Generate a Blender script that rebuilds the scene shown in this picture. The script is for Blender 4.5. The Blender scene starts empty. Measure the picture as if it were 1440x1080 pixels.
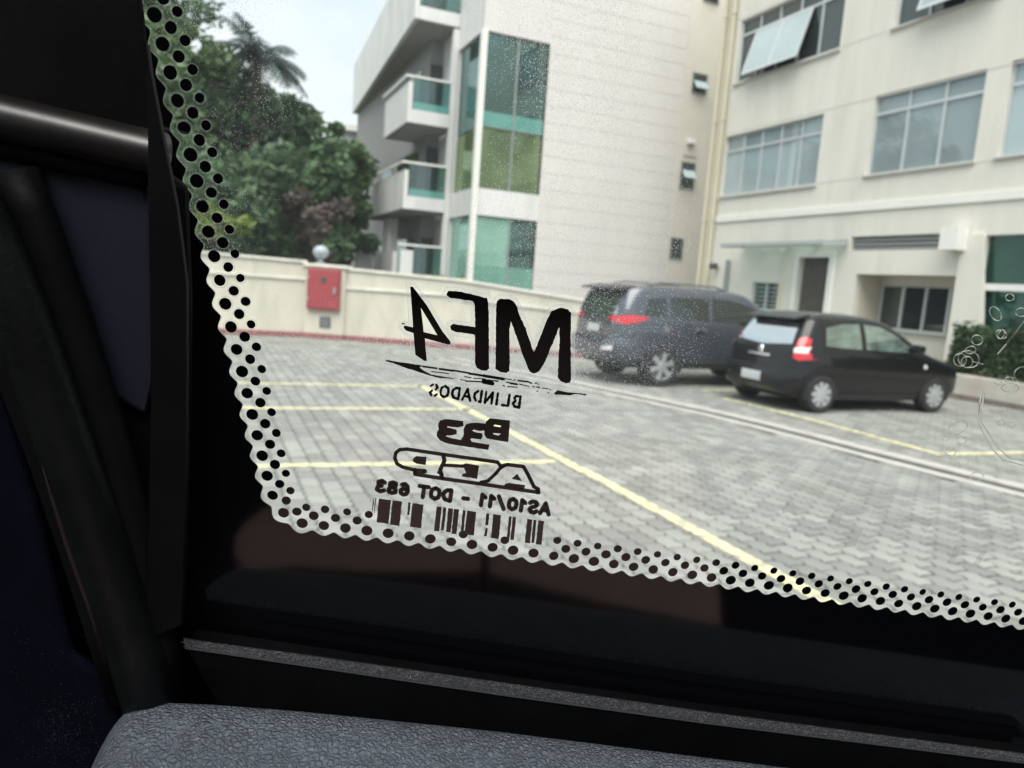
import bpy, math, random
import numpy as np
from mathutils import Vector, Matrix
R_ = math.radians
random.seed(7)
S = bpy.context.scene
col = S.collection

# ------------------------------------------------------------------ camera, sky, sun, exposure
H = 1.62
PITCH, ROLL, YAW, FPX = R_(7.8), R_(4.1), R_(23.1), 1020.0
fw0 = Vector((math.sin(YAW), math.cos(YAW), 0)); r0 = Vector((math.cos(YAW), -math.sin(YAW), 0))
FW = fw0*math.cos(PITCH) - Vector((0, 0, 1))*math.sin(PITCH)
u0 = r0.cross(FW)
RT = r0*math.cos(ROLL) + u0*math.sin(ROLL)
UP = -r0*math.sin(ROLL) + u0*math.cos(ROLL)
CAM = Vector((0, 0, H))
cd = bpy.data.cameras.new('camera'); cam = bpy.data.objects.new('camera', cd); col.objects.link(cam)
cam.matrix_world = Matrix((RT.to_4d(), UP.to_4d(), (-FW).to_4d(), (0, 0, 0, 1))).transposed()
cam.matrix_world = Matrix(((RT.x, UP.x, -FW.x, 0), (RT.y, UP.y, -FW.y, 0), (RT.z, UP.z, -FW.z, H), (0, 0, 0, 1)))
cd.sensor_width = 36; cd.lens = FPX/1440*36; cd.clip_start = 0.01; cd.clip_end = 2000
cd.dof.use_dof = True; cd.dof.focus_distance = 0.2; cd.dof.aperture_fstop = 23
S.camera = cam

SUN_EL, SUN_AZ = R_(62), R_(205)       # azimuth measured clockwise from +Y
w = bpy.data.worlds.new('World'); S.world = w; w.use_nodes = True
nt = w.node_tree; nt.nodes.clear()
def wn(t, **k):
    n = nt.nodes.new(t)
    for a, b in k.items(): setattr(n, a, b)
    return n
out = wn('ShaderNodeOutputWorld')
sky = wn('ShaderNodeTexSky', sky_type='NISHITA', sun_disc=False, sun_elevation=SUN_EL, sun_rotation=SUN_AZ)
bg1 = wn('ShaderNodeBackground'); bg1.inputs[1].default_value = 0.1
bg2 = wn('ShaderNodeBackground'); bg2.inputs[1].default_value = 1.0
tc = wn('ShaderNodeTexCoord'); mp = wn('ShaderNodeMapping'); mp.inputs['Scale'].default_value = (1, 1, 2.2)
noi = wn('ShaderNodeTexNoise'); noi.inputs['Scale'].default_value = 3.2; noi.inputs['Detail'].default_value = 6
rmp = wn('ShaderNodeValToRGB'); rmp.color_ramp.elements[0].position = .34; rmp.color_ramp.elements[1].position = .62
rmp.color_ramp.elements[0].color = (.58, .66, .72, 1); rmp.color_ramp.elements[1].color = (.76, .785, .80, 1)
mixw = wn('ShaderNodeMixShader'); mixw.inputs[0].default_value = .93
L = nt.links.new
L(tc.outputs['Generated'], mp.inputs[0]); L(mp.outputs[0], noi.inputs['Vector']); L(noi.outputs[0], rmp.inputs[0])
L(rmp.outputs[0], bg2.inputs[0]); L(sky.outputs[0], bg1.inputs[0])
L(bg1.outputs[0], mixw.inputs[1]); L(bg2.outputs[0], mixw.inputs[2]); L(mixw.outputs[0], out.inputs[0])

sl = bpy.data.lights.new('sun', 'SUN'); sl.energy = 3.6; sl.angle = R_(60); sl.color = (1, .96, .9)
so = bpy.data.objects.new('sun', sl); col.objects.link(so)
sd = Vector((math.sin(SUN_AZ)*math.cos(SUN_EL), math.cos(SUN_AZ)*math.cos(SUN_EL), math.sin(SUN_EL)))
so.rotation_euler = (-sd).to_track_quat('-Z', 'Y').to_euler(); so.location = (0, 0, 60)
S.view_settings.view_transform = 'Standard'; S.view_settings.look = 'None'
S.view_settings.exposure = 0.66; S.view_settings.gamma = 1; S.view_settings.use_curve_mapping = False
S.render.engine = 'CYCLES'
S.cycles.use_denoising = True
S.cycles.max_bounces = 8; S.cycles.diffuse_bounces = 4; S.cycles.glossy_bounces = 3
S.cycles.transmission_bounces = 6; S.cycles.transparent_max_bounces = 32
S.cycles.caustics_reflective = False; S.cycles.caustics_refractive = False

# ------------------------------------------------------------------ helpers
ORG = {}
def tag(o, label=None, cat=None, group=None, kind=None):
    if label: o['label'] = label
    if cat: o['category'] = cat
    if group: o['group'] = group
    if kind: o['kind'] = kind
    return o
def empty(name, loc, label=None, cat=None, group=None):
    o = bpy.data.objects.new(name, None); col.objects.link(o); o.location = loc
    o.empty_display_size = .1
    ORG[o.name] = Vector(loc)
    return tag(o, label, cat, group)
class MB:
    def __init__(s): s.v = []; s.f = []; s.m = []
    def face(s, pts, m=0):
        i = len(s.v); s.v += [tuple(p) for p in pts]; s.f.append(tuple(range(i, i+len(pts)))); s.m.append(m); return s
    def box(s, a, b, m=0):
        (x0, y0, z0), (x1, y1, z1) = [min(p, q) for p, q in zip(a, b)], [max(p, q) for p, q in zip(a, b)]
        i = len(s.v)
        s.v += [(x0, y0, z0), (x1, y0, z0), (x1, y1, z0), (x0, y1, z0), (x0, y0, z1), (x1, y0, z1), (x1, y1, z1), (x0, y1, z1)]
        for f in ((0, 3, 2, 1), (4, 5, 6, 7), (0, 1, 5, 4), (1, 2, 6, 5), (2, 3, 7, 6), (3, 0, 4, 7)):
            s.f.append(tuple(i+k for k in f)); s.m.append(m)
        return s
    def hexa(s, p, m=0):     # 8 points, bottom loop then top loop
        i = len(s.v); s.v += [tuple(q) for q in p]
        for f in ((0, 3, 2, 1), (4, 5, 6, 7), (0, 1, 5, 4), (1, 2, 6, 5), (2, 3, 7, 6), (3, 0, 4, 7)):
            s.f.append(tuple(i+k for k in f)); s.m.append(m)
        return s
    def prism(s, loop, d, m=0):   # polygon loop extruded by vector d
        n = len(loop); i = len(s.v); d = Vector(d)
        s.v += [tuple(p) for p in loop] + [tuple(Vector(p)+d) for p in loop]
        s.f.append(tuple(range(i, i+n))[::-1]); s.f.append(tuple(range(i+n, i+2*n))); s.m += [m, m]
        for k in range(n):
            s.f.append((i+k, i+(k+1) % n, i+n+(k+1) % n, i+n+k)); s.m.append(m)
        return s
    def tube(s, pts, r, n=8, m=0, caps=True):
        pts = [Vector(p) for p in pts]; rs = r if isinstance(r, (list, tuple)) else [r]*len(pts)
        i = len(s.v); prev = None
        for k, p in enumerate(pts):
            t = (pts[min(k+1, len(pts)-1)] - pts[max(k-1, 0)]).normalized()
            a = prev if prev is not None else (Vector((0, 0, 1)) if abs(t.z) < .9 else Vector((1, 0, 0)))
            a = (a - t*a.dot(t)).normalized(); prev = a; b = t.cross(a)
            for q in range(n):
                an = 2*math.pi*q/n; s.v.append(tuple(p + (a*math.cos(an)+b*math.sin(an))*rs[k]))
        for k in range(len(pts)-1):
            for q in range(n):
                s.f.append((i+k*n+q, i+k*n+(q+1) % n, i+(k+1)*n+(q+1) % n, i+(k+1)*n+q)); s.m.append(m)
        if caps:
            s.f.append(tuple(i+q for q in range(n))[::-1]); s.f.append(tuple(i+(len(pts)-1)*n+q for q in range(n))); s.m += [m, m]
        return s
    def lathe(s, c, axis, prof, n=32, m=0):    # prof: (r, along)
        c = Vector(c); ax = Vector(axis).normalized()
        a = ax.orthogonal().normalized(); b = ax.cross(a); i = len(s.v)
        for r, l in prof:
            for q in range(n):
                an = 2*math.pi*q/n; s.v.append(tuple(c + ax*l + (a*math.cos(an)+b*math.sin(an))*r))
        for k in range(len(prof)-1):
            for q in range(n):
                s.f.append((i+k*n+q, i+k*n+(q+1) % n, i+(k+1)*n+(q+1) % n, i+(k+1)*n+q)); s.m.append(m)
        return s
    def grid(s, P, m=0):
        i = len(s.v); nr, nc = len(P), len(P[0])
        for row in P: s.v += [tuple(p) for p in row]
        for a in range(nr-1):
            for b in range(nc-1):
                s.f.append((i+a*nc+b, i+a*nc+b+1, i+(a+1)*nc+b+1, i+(a+1)*nc+b)); s.m.append(m)
        return s
    def build(s, name, mat, parent=None, smooth=False, bevel=0, label=None, kind=None):
        me = bpy.data.meshes.new(name)
        o0 = ORG.get(parent.name, Vector()) if parent else Vector()
        me.from_pydata([(x-o0.x, y-o0.y, z-o0.z) for x, y, z in s.v], [], s.f)
        mats = mat if isinstance(mat, (list, tuple)) else [mat]
        for k in mats: me.materials.append(k)
        if len(mats) > 1: me.polygons.foreach_set('material_index', s.m)
        me.update()
        if smooth:
            me.polygons.foreach_set('use_smooth', [True]*len(me.polygons))
            if smooth == 'auto':
                try: me.set_sharp_from_angle(angle=R_(35))
                except Exception: pass
        o = bpy.data.objects.new(name, me); col.objects.link(o)
        if parent: o.parent = parent; ORG[o.name] = o0
        if bevel:
            b = o.modifiers.new('bevel', 'BEVEL'); b.width = bevel; b.segments = 2; b.limit_method = 'ANGLE'
        return tag(o, label, kind=kind)
def sphere_mb(c, r, n=20, m=10, sz=1):
    P = []
    for i in range(m+1):
        th = math.pi*i/m
        P.append([(c[0]+r*math.sin(th)*math.cos(2*math.pi*j/n), c[1]+r*math.sin(th)*math.sin(2*math.pi*j/n), c[2]+sz*r*math.cos(th)) for j in range(n+1)])
    return MB().grid(P)

# ------------------------------------------------------------------ materials
def mat(name, color, rough=.6, metal=0, var=0, vscale=3, bump=0, bscale=40, spec=.5, coat=0, dirt=None, island=0, stretch=None):
    m = bpy.data.materials.new(name); m.use_nodes = True
    n = m.node_tree.nodes; l = m.node_tree.links; b = n['Principled BSDF']
    b.inputs['Roughness'].default_value = rough; b.inputs['Metallic'].default_value = metal
    b.inputs['Specular IOR Level'].default_value = spec; b.inputs['Coat Weight'].default_value = coat
    b.inputs['Coat Roughness'].default_value = .05
    c = (*color, 1); src = None
    tc = n.new('ShaderNodeTexCoord'); vec = tc.outputs['Object']
    if stretch:
        mp = n.new('ShaderNodeMapping'); mp.inputs['Scale'].default_value = stretch; l.new(vec, mp.inputs[0]); vec = mp.outputs[0]
    b.inputs['Base Color'].default_value = c
    if var:
        t = n.new('ShaderNodeTexNoise'); t.inputs['Scale'].default_value = vscale; t.inputs['Detail'].default_value = 5; t.inputs['Roughness'].default_value = .65
        l.new(vec, t.inputs['Vector'])
        r = n.new('ShaderNodeMapRange'); r.inputs[1].default_value = .3; r.inputs[2].default_value = .7
        r.inputs[3].default_value = 1-var; r.inputs[4].default_value = 1+var*.5; l.new(t.outputs[0], r.inputs[0])
        x = n.new('ShaderNodeMix'); x.data_type = 'RGBA'; x.blend_type = 'MULTIPLY'; x.inputs[0].default_value = 1
        x.inputs[6].default_value = c; l.new(r.outputs[0], x.inputs[7]); src = x.outputs[2]
    if dirt:
        t = n.new('ShaderNodeTexNoise'); t.inputs['Scale'].default_value = dirt[1]; t.inputs['Detail'].default_value = 8; l.new(vec, t.inputs['Vector'])
        r = n.new('ShaderNodeMapRange'); r.inputs[1].default_value, r.inputs[2].default_value = dirt[3:] if len(dirt) > 3 else (.5, .75); r.inputs[3].default_value = 0; r.inputs[4].default_value = dirt[2]
        l.new(t.outputs[0], r.inputs[0])
        x = n.new('ShaderNodeMix'); x.data_type = 'RGBA'; l.new(r.outputs[0], x.inputs[0])
        if src: l.new(src, x.inputs[6])
        else: x.inputs[6].default_value = c
        x.inputs[7].default_value = (*dirt[0], 1); src = x.outputs[2]
    if island:
        g = n.new('ShaderNodeNewGeometry'); oi = n.new('ShaderNodeObjectInfo')
        a = n.new('ShaderNodeMath'); a.operation = 'ADD'; l.new(g.outputs['Random Per Island'], a.inputs[0]); l.new(oi.outputs['Random'], a.inputs[1])
        fr = n.new('ShaderNodeMath'); fr.operation = 'FRACT'; l.new(a.outputs[0], fr.inputs[0])
        r = n.new('ShaderNodeMapRange'); r.inputs[3].default_value = 1-island; r.inputs[4].default_value = 1+island; l.new(fr.outputs[0], r.inputs[0])
        x = n.new('ShaderNodeMix'); x.data_type = 'RGBA'; x.blend_type = 'MULTIPLY'; x.inputs[0].default_value = 1
        if src: l.new(src, x.inputs[6])
        else: x.inputs[6].default_value = c
        l.new(r.outputs[0], x.inputs[7]); src = x.outputs[2]
    if src: l.new(src, b.inputs['Base Color'])
    if bump:
        t = n.new('ShaderNodeTexNoise'); t.inputs['Scale'].default_value = bscale; t.inputs['Detail'].default_value = 6; l.new(vec, t.inputs['Vector'])
        bp = n.new('ShaderNodeBump'); bp.inputs['Strength'].default_value = bump; bp.inputs['Distance'].default_value = .3/bscale; l.new(t.outputs[0], bp.inputs['Height'])
        l.new(bp.outputs[0], b.inputs['Normal'])
    return m
def leaf_mat(name, c1, c2):
    m = bpy.data.materials.new(name); m.use_nodes = True; n = m.node_tree.nodes; l = m.node_tree.links; b = n['Principled BSDF']
    g = n.new('ShaderNodeNewGeometry'); r = n.new('ShaderNodeValToRGB')
    r.color_ramp.elements[0].color = (*c1, 1); r.color_ramp.elements[1].color = (*c2, 1); l.new(g.outputs['Random Per Island'], r.inputs[0])
    l.new(r.outputs[0], b.inputs['Base Color']); b.inputs['Roughness'].default_value = .5
    tr = n.new('ShaderNodeBsdfTranslucent'); l.new(r.outputs[0], tr.inputs[0]); mx = n.new('ShaderNodeMixShader'); mx.inputs[0].default_value = .3
    l.new(b.outputs[0], mx.inputs[1]); l.new(tr.outputs[0], mx.inputs[2]); l.new(mx.outputs[0], n['Material Output'].inputs[0])
    return m
def schlick(n, l, f0=.04):      # reflectance from the viewing angle, the same from both sides of a pane
    g = n.new('ShaderNodeNewGeometry'); d = n.new('ShaderNodeVectorMath'); d.operation = 'DOT_PRODUCT'
    l.new(g.outputs['Normal'], d.inputs[0]); l.new(g.outputs['Incoming'], d.inputs[1])
    a = n.new('ShaderNodeMath'); a.operation = 'ABSOLUTE'; l.new(d.outputs['Value'], a.inputs[0])
    b = n.new('ShaderNodeMath'); b.operation = 'SUBTRACT'; b.inputs[0].default_value = 1; l.new(a.outputs[0], b.inputs[1])
    c = n.new('ShaderNodeMath'); c.operation = 'POWER'; c.inputs[1].default_value = 5; l.new(b.outputs[0], c.inputs[0])
    e = n.new('ShaderNodeMath'); e.operation = 'MULTIPLY_ADD'; e.inputs[1].default_value = 1-f0; e.inputs[2].default_value = f0; l.new(c.outputs[0], e.inputs[0])
    return e
def thin_glass(name, tint, refl=.1, rough=.02):
    m = bpy.data.materials.new(name); m.use_nodes = True; n = m.node_tree.nodes; l = m.node_tree.links
    n.remove(n['Principled BSDF'])
    t = n.new('ShaderNodeBsdfTransparent'); t.inputs[0].default_value = (*tint, 1)
    g = n.new('ShaderNodeBsdfGlossy'); g.inputs['Roughness'].default_value = rough; g.inputs[0].default_value = (.9, .97, .95, 1)
    f = schlick(n, l)
    a = n.new('ShaderNodeMath'); a.operation = 'MULTIPLY_ADD'; a.inputs[1].default_value = 1.0; a.inputs[2].default_value = refl; a.use_clamp = True
    l.new(f.outputs[0], a.inputs[0])
    x = n.new('ShaderNodeMixShader'); l.new(a.outputs[0], x.inputs[0]); l.new(t.outputs[0], x.inputs[1]); l.new(g.outputs[0], x.inputs[2])
    l.new(x.outputs[0], n['Material Output'].inputs[0])
    return m
def coated_glass(name, base, refl=.3, rough=.03, tint=(.85, .95, .9), var=0, vscale=.6):    # opaque dark glazing seen by its reflection
    m = bpy.data.materials.new(name); m.use_nodes = True; n = m.node_tree.nodes; l = m.node_tree.links
    n.remove(n['Principled BSDF'])
    d = n.new('ShaderNodeBsdfDiffuse'); d.inputs[0].default_value = (*base, 1)
    if var:
        tc = n.new('ShaderNodeTexCoord'); t = n.new('ShaderNodeTexNoise'); t.inputs['Scale'].default_value = vscale; l.new(tc.outputs['Object'], t.inputs['Vector'])
        r = n.new('ShaderNodeMapRange'); r.inputs[1].default_value = .35; r.inputs[2].default_value = .65; r.inputs[3].default_value = 1-var; r.inputs[4].default_value = 1+var
        l.new(t.outputs[0], r.inputs[0]); x = n.new('ShaderNodeMix'); x.data_type = 'RGBA'; x.blend_type = 'MULTIPLY'; x.inputs[0].default_value = 1
        x.inputs[6].default_value = (*base, 1); l.new(r.outputs[0], x.inputs[7]); l.new(x.outputs[2], d.inputs[0])
    oi = n.new('ShaderNodeObjectInfo'); orr = n.new('ShaderNodeMapRange'); orr.inputs[3].default_value = .78; orr.inputs[4].default_value = 1.16; l.new(oi.outputs['Random'], orr.inputs[0])
    ox = n.new('ShaderNodeMix'); ox.data_type = 'RGBA'; ox.blend_type = 'MULTIPLY'; ox.inputs[0].default_value = 1; ox.inputs[6].default_value = (*base, 1)
    if d.inputs[0].links: l.new(d.inputs[0].links[0].from_socket, ox.inputs[6])
    l.new(orr.outputs[0], ox.inputs[7]); l.new(ox.outputs[2], d.inputs[0])
    g = n.new('ShaderNodeBsdfGlossy'); g.inputs['Roughness'].default_value = rough; g.inputs[0].default_value = (*tint, 1)
    f = schlick(n, l)
    a = n.new('ShaderNodeMath'); a.operation = 'ADD'; a.inputs[1].default_value = refl; a.use_clamp = True; l.new(f.outputs[0], a.inputs[0])
    x = n.new('ShaderNodeMixShader'); l.new(a.outputs[0], x.inputs[0]); l.new(d.outputs[0], x.inputs[1]); l.new(g.outputs[0], x.inputs[2])
    l.new(x.outputs[0], n['Material Output'].inputs[0])
    return m

M = dict(
    paver=mat('paver_concrete', (.238, .240, .226), .85, var=.20, vscale=1.7, bump=.5, bscale=90, island=.22, dirt=((.165, .17, .155), .7, .65)),
    sand=mat('joint_sand', (.06, .062, .056), .95, var=.3, vscale=8),
    yellow=mat('yellow_paint', (.70, .645, .37), .7, var=.25, vscale=9, dirt=((.30, .295, .25), 13, .85, .47, .58)),
    channel=mat('channel_concrete', (.42, .40, .385), .85, var=.25, vscale=4),
    gutter=mat('gutter_dirt', (.20, .165, .15), .9, var=.3, vscale=6),
    soil=mat('far_ground', (.16, .17, .11), .95, var=.3, vscale=.2),
    cream=mat('cream_wall', (.60, .57, .485), .85, var=.12, vscale=1.6, bump=.2, bscale=30, dirt=((.40, .39, .33), 1.7, .8), stretch=(1, 1, .35)),
    coping=mat('wall_coping', (.66, .64, .58), .85, var=.2, vscale=3),
    redkerb=mat('red_kerb', (.28, .115, .12), .8, var=.3, vscale=7),
    redbox=mat('red_cabinet', (.32, .05, .06), .5, var=.12, vscale=5),
    darkhole=mat('dark_grille', (.06, .065, .06), .7),
    globe=mat('lamp_globe', (.34, .38, .42), .35),
    tile=mat('pale_tile', (.69, .655, .635), .6, var=.05, vscale=1.5, dirt=((.62, .60, .57), .25, .5)),
    white=mat('white_render', (.74, .73, .72), .75, var=.08, vscale=1.8, dirt=((.52, .53, .52), 1.4, .7), stretch=(1, 1, .3)),
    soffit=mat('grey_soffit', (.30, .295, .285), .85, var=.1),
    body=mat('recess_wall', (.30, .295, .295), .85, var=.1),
    office=mat('office_render', (.74, .715, .645), .8, var=.07, vscale=1.4, bump=.15, bscale=20, dirt=((.58, .555, .48), 1.5, .6), stretch=(1, 1, .22)),
    strip=mat('strip_render', (.69, .655, .59), .85, var=.08, vscale=.8),
    beige=mat('beige_render', (.66, .61, .49), .85, var=.07, vscale=1),
    trim=mat('white_band', (.82, .81, .77), .7, var=.04),
    joint=mat('render_joint', (.56, .54, .515), .85),
    alu=mat('aluminium', (.58, .62, .63), .4, metal=.3),
    aludark=mat('aluminium_dark', (.30, .33, .33), .45, metal=.3),
    blind=coated_glass('blind_behind_glass', (.36, .43, .46), .10, var=.08),
    blindgrey=coated_glass('grey_blind_behind_glass', (.27, .325, .345), .08, var=.10),
    darkpane=coated_glass('dark_pane', (.035, .045, .05), .06),
    tealglass=coated_glass('teal_curtain_glass', (.028, .066, .062), .12, tint=(.65, .9, .86), var=.5, vscale=.5),
    oliveglass=coated_glass('olive_curtain_glass', (.12, .17, .085), .10, tint=(.6, .75, .5), var=.25, vscale=.6),
    mintglass=coated_glass('mint_curtain_glass', (.25, .45, .37), .08, tint=(.6, .9, .8), var=.1),
    darkgreen=coated_glass('dark_green_glass', (.012, .045, .035), .05, tint=(.5, .8, .7), var=.4, vscale=.8),
    rail=thin_glass('railing_glass', (.42, .62, .60), .06),
    railteal=coated_glass('railing_reflection', (.13, .36, .32), .05),
    louvre=mat('louvre', (.55, .57, .57), .4, metal=.4),
    doorbrown=mat('brown_shutter', (.10, .088, .08), .5, var=.2, vscale=4),
    pipe=mat('drain_pipe', (.62, .57, .44), .6, var=.08),
    steel=mat('canopy_steel', (.48, .52, .52), .45, metal=.2),
    canopyglass=thin_glass('canopy_glass', (.68, .78, .76), .12),
    kerb=mat('planter_kerb', (.55, .53, .47), .85, var=.2, vscale=3, dirt=((.42, .30, .24), 1.6, .7)),
    bark=mat('bark', (.11, .09, .07), .9, var=.3, vscale=6, bump=.6, bscale=20),
    leafdark=leaf_mat('leaf_dark', (.040, .086, .046), (.130, .215, .098)),
    leafmid=leaf_mat('leaf_mid', (.06, .115, .05), (.17, .26, .105)),
    leaflime=leaf_mat('leaf_lime', (.10, .17, .035), (.24, .30, .06)),
    leafred=leaf_mat('leaf_reddish', (.07, .055, .05), (.13, .10, .085)),
    leafhedge=leaf_mat('leaf_hedge', (.022, .05, .02), (.07, .125, .045)),
    palm=leaf_mat('palm_leaf', (.07, .105, .105), (.13, .18, .17)),
    # cars
    suvpaint=mat('suv_paint', (.075, .085, .105), .26, metal=.35, coat=.9, var=.1, vscale=2),
    blackpaint=mat('black_paint', (.004, .004, .005), .3, metal=0, coat=.6, spec=.25),
    carglass=coated_glass('car_glass', (.010, .012, .014), .05),
    rearglass=coated_glass('bright_rear_glass', (.06, .07, .075), .62, tint=(.92, .97, 1)),
    hatchglass=coated_glass('hatch_side_glass', (.10, .13, .115), .20, tint=(.8, .92, .85), var=.35, vscale=3),
    tyre=mat('tyre', (.022, .022, .022), .85),
    rim=mat('wheel_rim', (.58, .60, .62), .35, metal=.6, var=.2, vscale=8),
    rimdark=mat('dark_wheel_rim', (.22, .23, .24), .4, metal=.6, var=.2, vscale=8),
    blackplastic=mat('black_plastic', (.03, .03, .032), .6),
    redlens=mat('red_lens', (.55, .015, .025), .2, coat=1),
    clearlens=mat('clear_lens', (.72, .68, .68), .2, coat=1),
    chrome=mat('chrome', (.75, .76, .78), .18, metal=1),
    plate=mat('number_plate', (.50, .53, .54), .45),
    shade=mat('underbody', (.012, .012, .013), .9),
    # cabin
    frit=mat('black_ceramic', (.004, .0045, .006), .06, spec=.40),
    print=mat('black_print', (.004, .004, .004), .12, spec=.7),
    blacktrim=mat('black_trim', (.0055, .006, .007), .55, bump=.35, bscale=900, spec=.16, var=.5, vscale=40),
    blueplate=mat('blue_grey_panel', (.022, .027, .046), .5, bump=.15, bscale=500, var=.15, vscale=25),
    bluecloth=mat('navy_cloth', (.0035, .0045, .012), .9, spec=.1, bump=.5, bscale=700, var=.4, vscale=60),
    rubber=mat('rubber_seal', (.009, .0105, .011), .42, var=.4, vscale=60, bump=.4, bscale=600, spec=.25),
    bar=mat('steel_bar', (.17, .165, .165), .38, metal=1, var=.2, vscale=90, stretch=(1, 1, 1)),
    redline=mat('brown_cord', (.022, .012, .011), .7),
    felt=mat('grey_felt', (.075, .078, .088), .95, var=.5, vscale=900),
    fibre=mat('felt_fibre', (.46, .47, .50), .9),
    cabin=mat('cabin_lining', (.03, .03, .032), .8),
    standin=mat('skin_standin', (.80, .53, .49), .55, var=.15, vscale=30),
)
# leather with a creased grain
def leather():
    m = mat('grey_leather', (.205, .235, .285), .42, var=.22, vscale=70); n = m.node_tree.nodes; l = m.node_tree.links; b = n['Principled BSDF']
    tc = n.new('ShaderNodeTexCoord'); nz = n.new('ShaderNodeTexNoise'); nz.inputs['Scale'].default_value = 260; nz.inputs['Detail'].default_value = 3
    mx = n.new('ShaderNodeMix'); mx.data_type = 'VECTOR'; mx.inputs[0].default_value = .0022
    l.new(tc.outputs['Object'], nz.inputs['Vector'])
    ad = n.new('ShaderNodeVectorMath'); ad.operation = 'SCALE'; ad.inputs['Scale'].default_value = .0026; l.new(nz.outputs['Color'], ad.inputs[0])
    av = n.new('ShaderNodeVectorMath'); av.operation = 'ADD'; l.new(tc.outputs['Object'], av.inputs[0]); l.new(ad.outputs[0], av.inputs[1])
    v = n.new('ShaderNodeTexVoronoi'); v.feature = 'DISTANCE_TO_EDGE'; v.inputs['Scale'].default_value = 690; l.new(av.outputs[0], v.inputs['Vector'])
    r = n.new('ShaderNodeMapRange'); r.inputs[1].default_value = 0; r.inputs[2].default_value = .30; l.new(v.outputs['Distance'], r.inputs[0])
    n2 = n.new('ShaderNodeTexNoise'); n2.inputs['Scale'].default_value = 1500; l.new(tc.outputs['Object'], n2.inputs['Vector'])
    n3 = n.new('ShaderNodeTexNoise'); n3.inputs['Scale'].default_value = 170; n3.inputs['Detail'].default_value = 4; l.new(tc.outputs['Object'], n3.inputs['Vector'])
    a1 = n.new('ShaderNodeMath'); a1.operation = 'MULTIPLY_ADD'; a1.inputs[1].default_value = .35; l.new(n2.outputs[0], a1.inputs[0]); l.new(r.outputs[0], a1.inputs[2])
    a2 = n.new('ShaderNodeMath'); a2.operation = 'MULTIPLY_ADD'; a2.inputs[1].default_value = 1.6; l.new(n3.outputs[0], a2.inputs[0]); l.new(a1.outputs[0], a2.inputs[2])
    bp = n.new('ShaderNodeBump'); bp.inputs['Strength'].default_value = .85; bp.inputs['Distance'].default_value = .00075
    l.new(a2.outputs[0], bp.inputs['Height']); l.new(bp.outputs[0], b.inputs['Normal'])
    return m
M['leather'] = leather()
# clear film round the stickers: lets most light by, scatters a little
def film(name, a, c=(.95, .96, .95)):
    m = bpy.data.materials.new(name); m.use_nodes = True; n = m.node_tree.nodes; l = m.node_tree.links; n.remove(n['Principled BSDF'])
    t = n.new('ShaderNodeBsdfTransparent'); d = n.new('ShaderNodeBsdfTranslucent'); d.inputs[0].default_value = (*c, 1)
    x = n.new('ShaderNodeMixShader'); x.inputs[0].default_value = a
    l.new(t.outputs[0], x.inputs[1]); l.new(d.outputs[0], x.inputs[2]); l.new(x.outputs[0], n['Material Output'].inputs[0])
    return m
M['film'] = film('clear_film', .24); M['filmedge'] = film('film_edge', .52); M['residue'] = film('glue_residue', .38); M['ghost'] = film('painted_reflection', .24, (.42, .38, .36))
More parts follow.
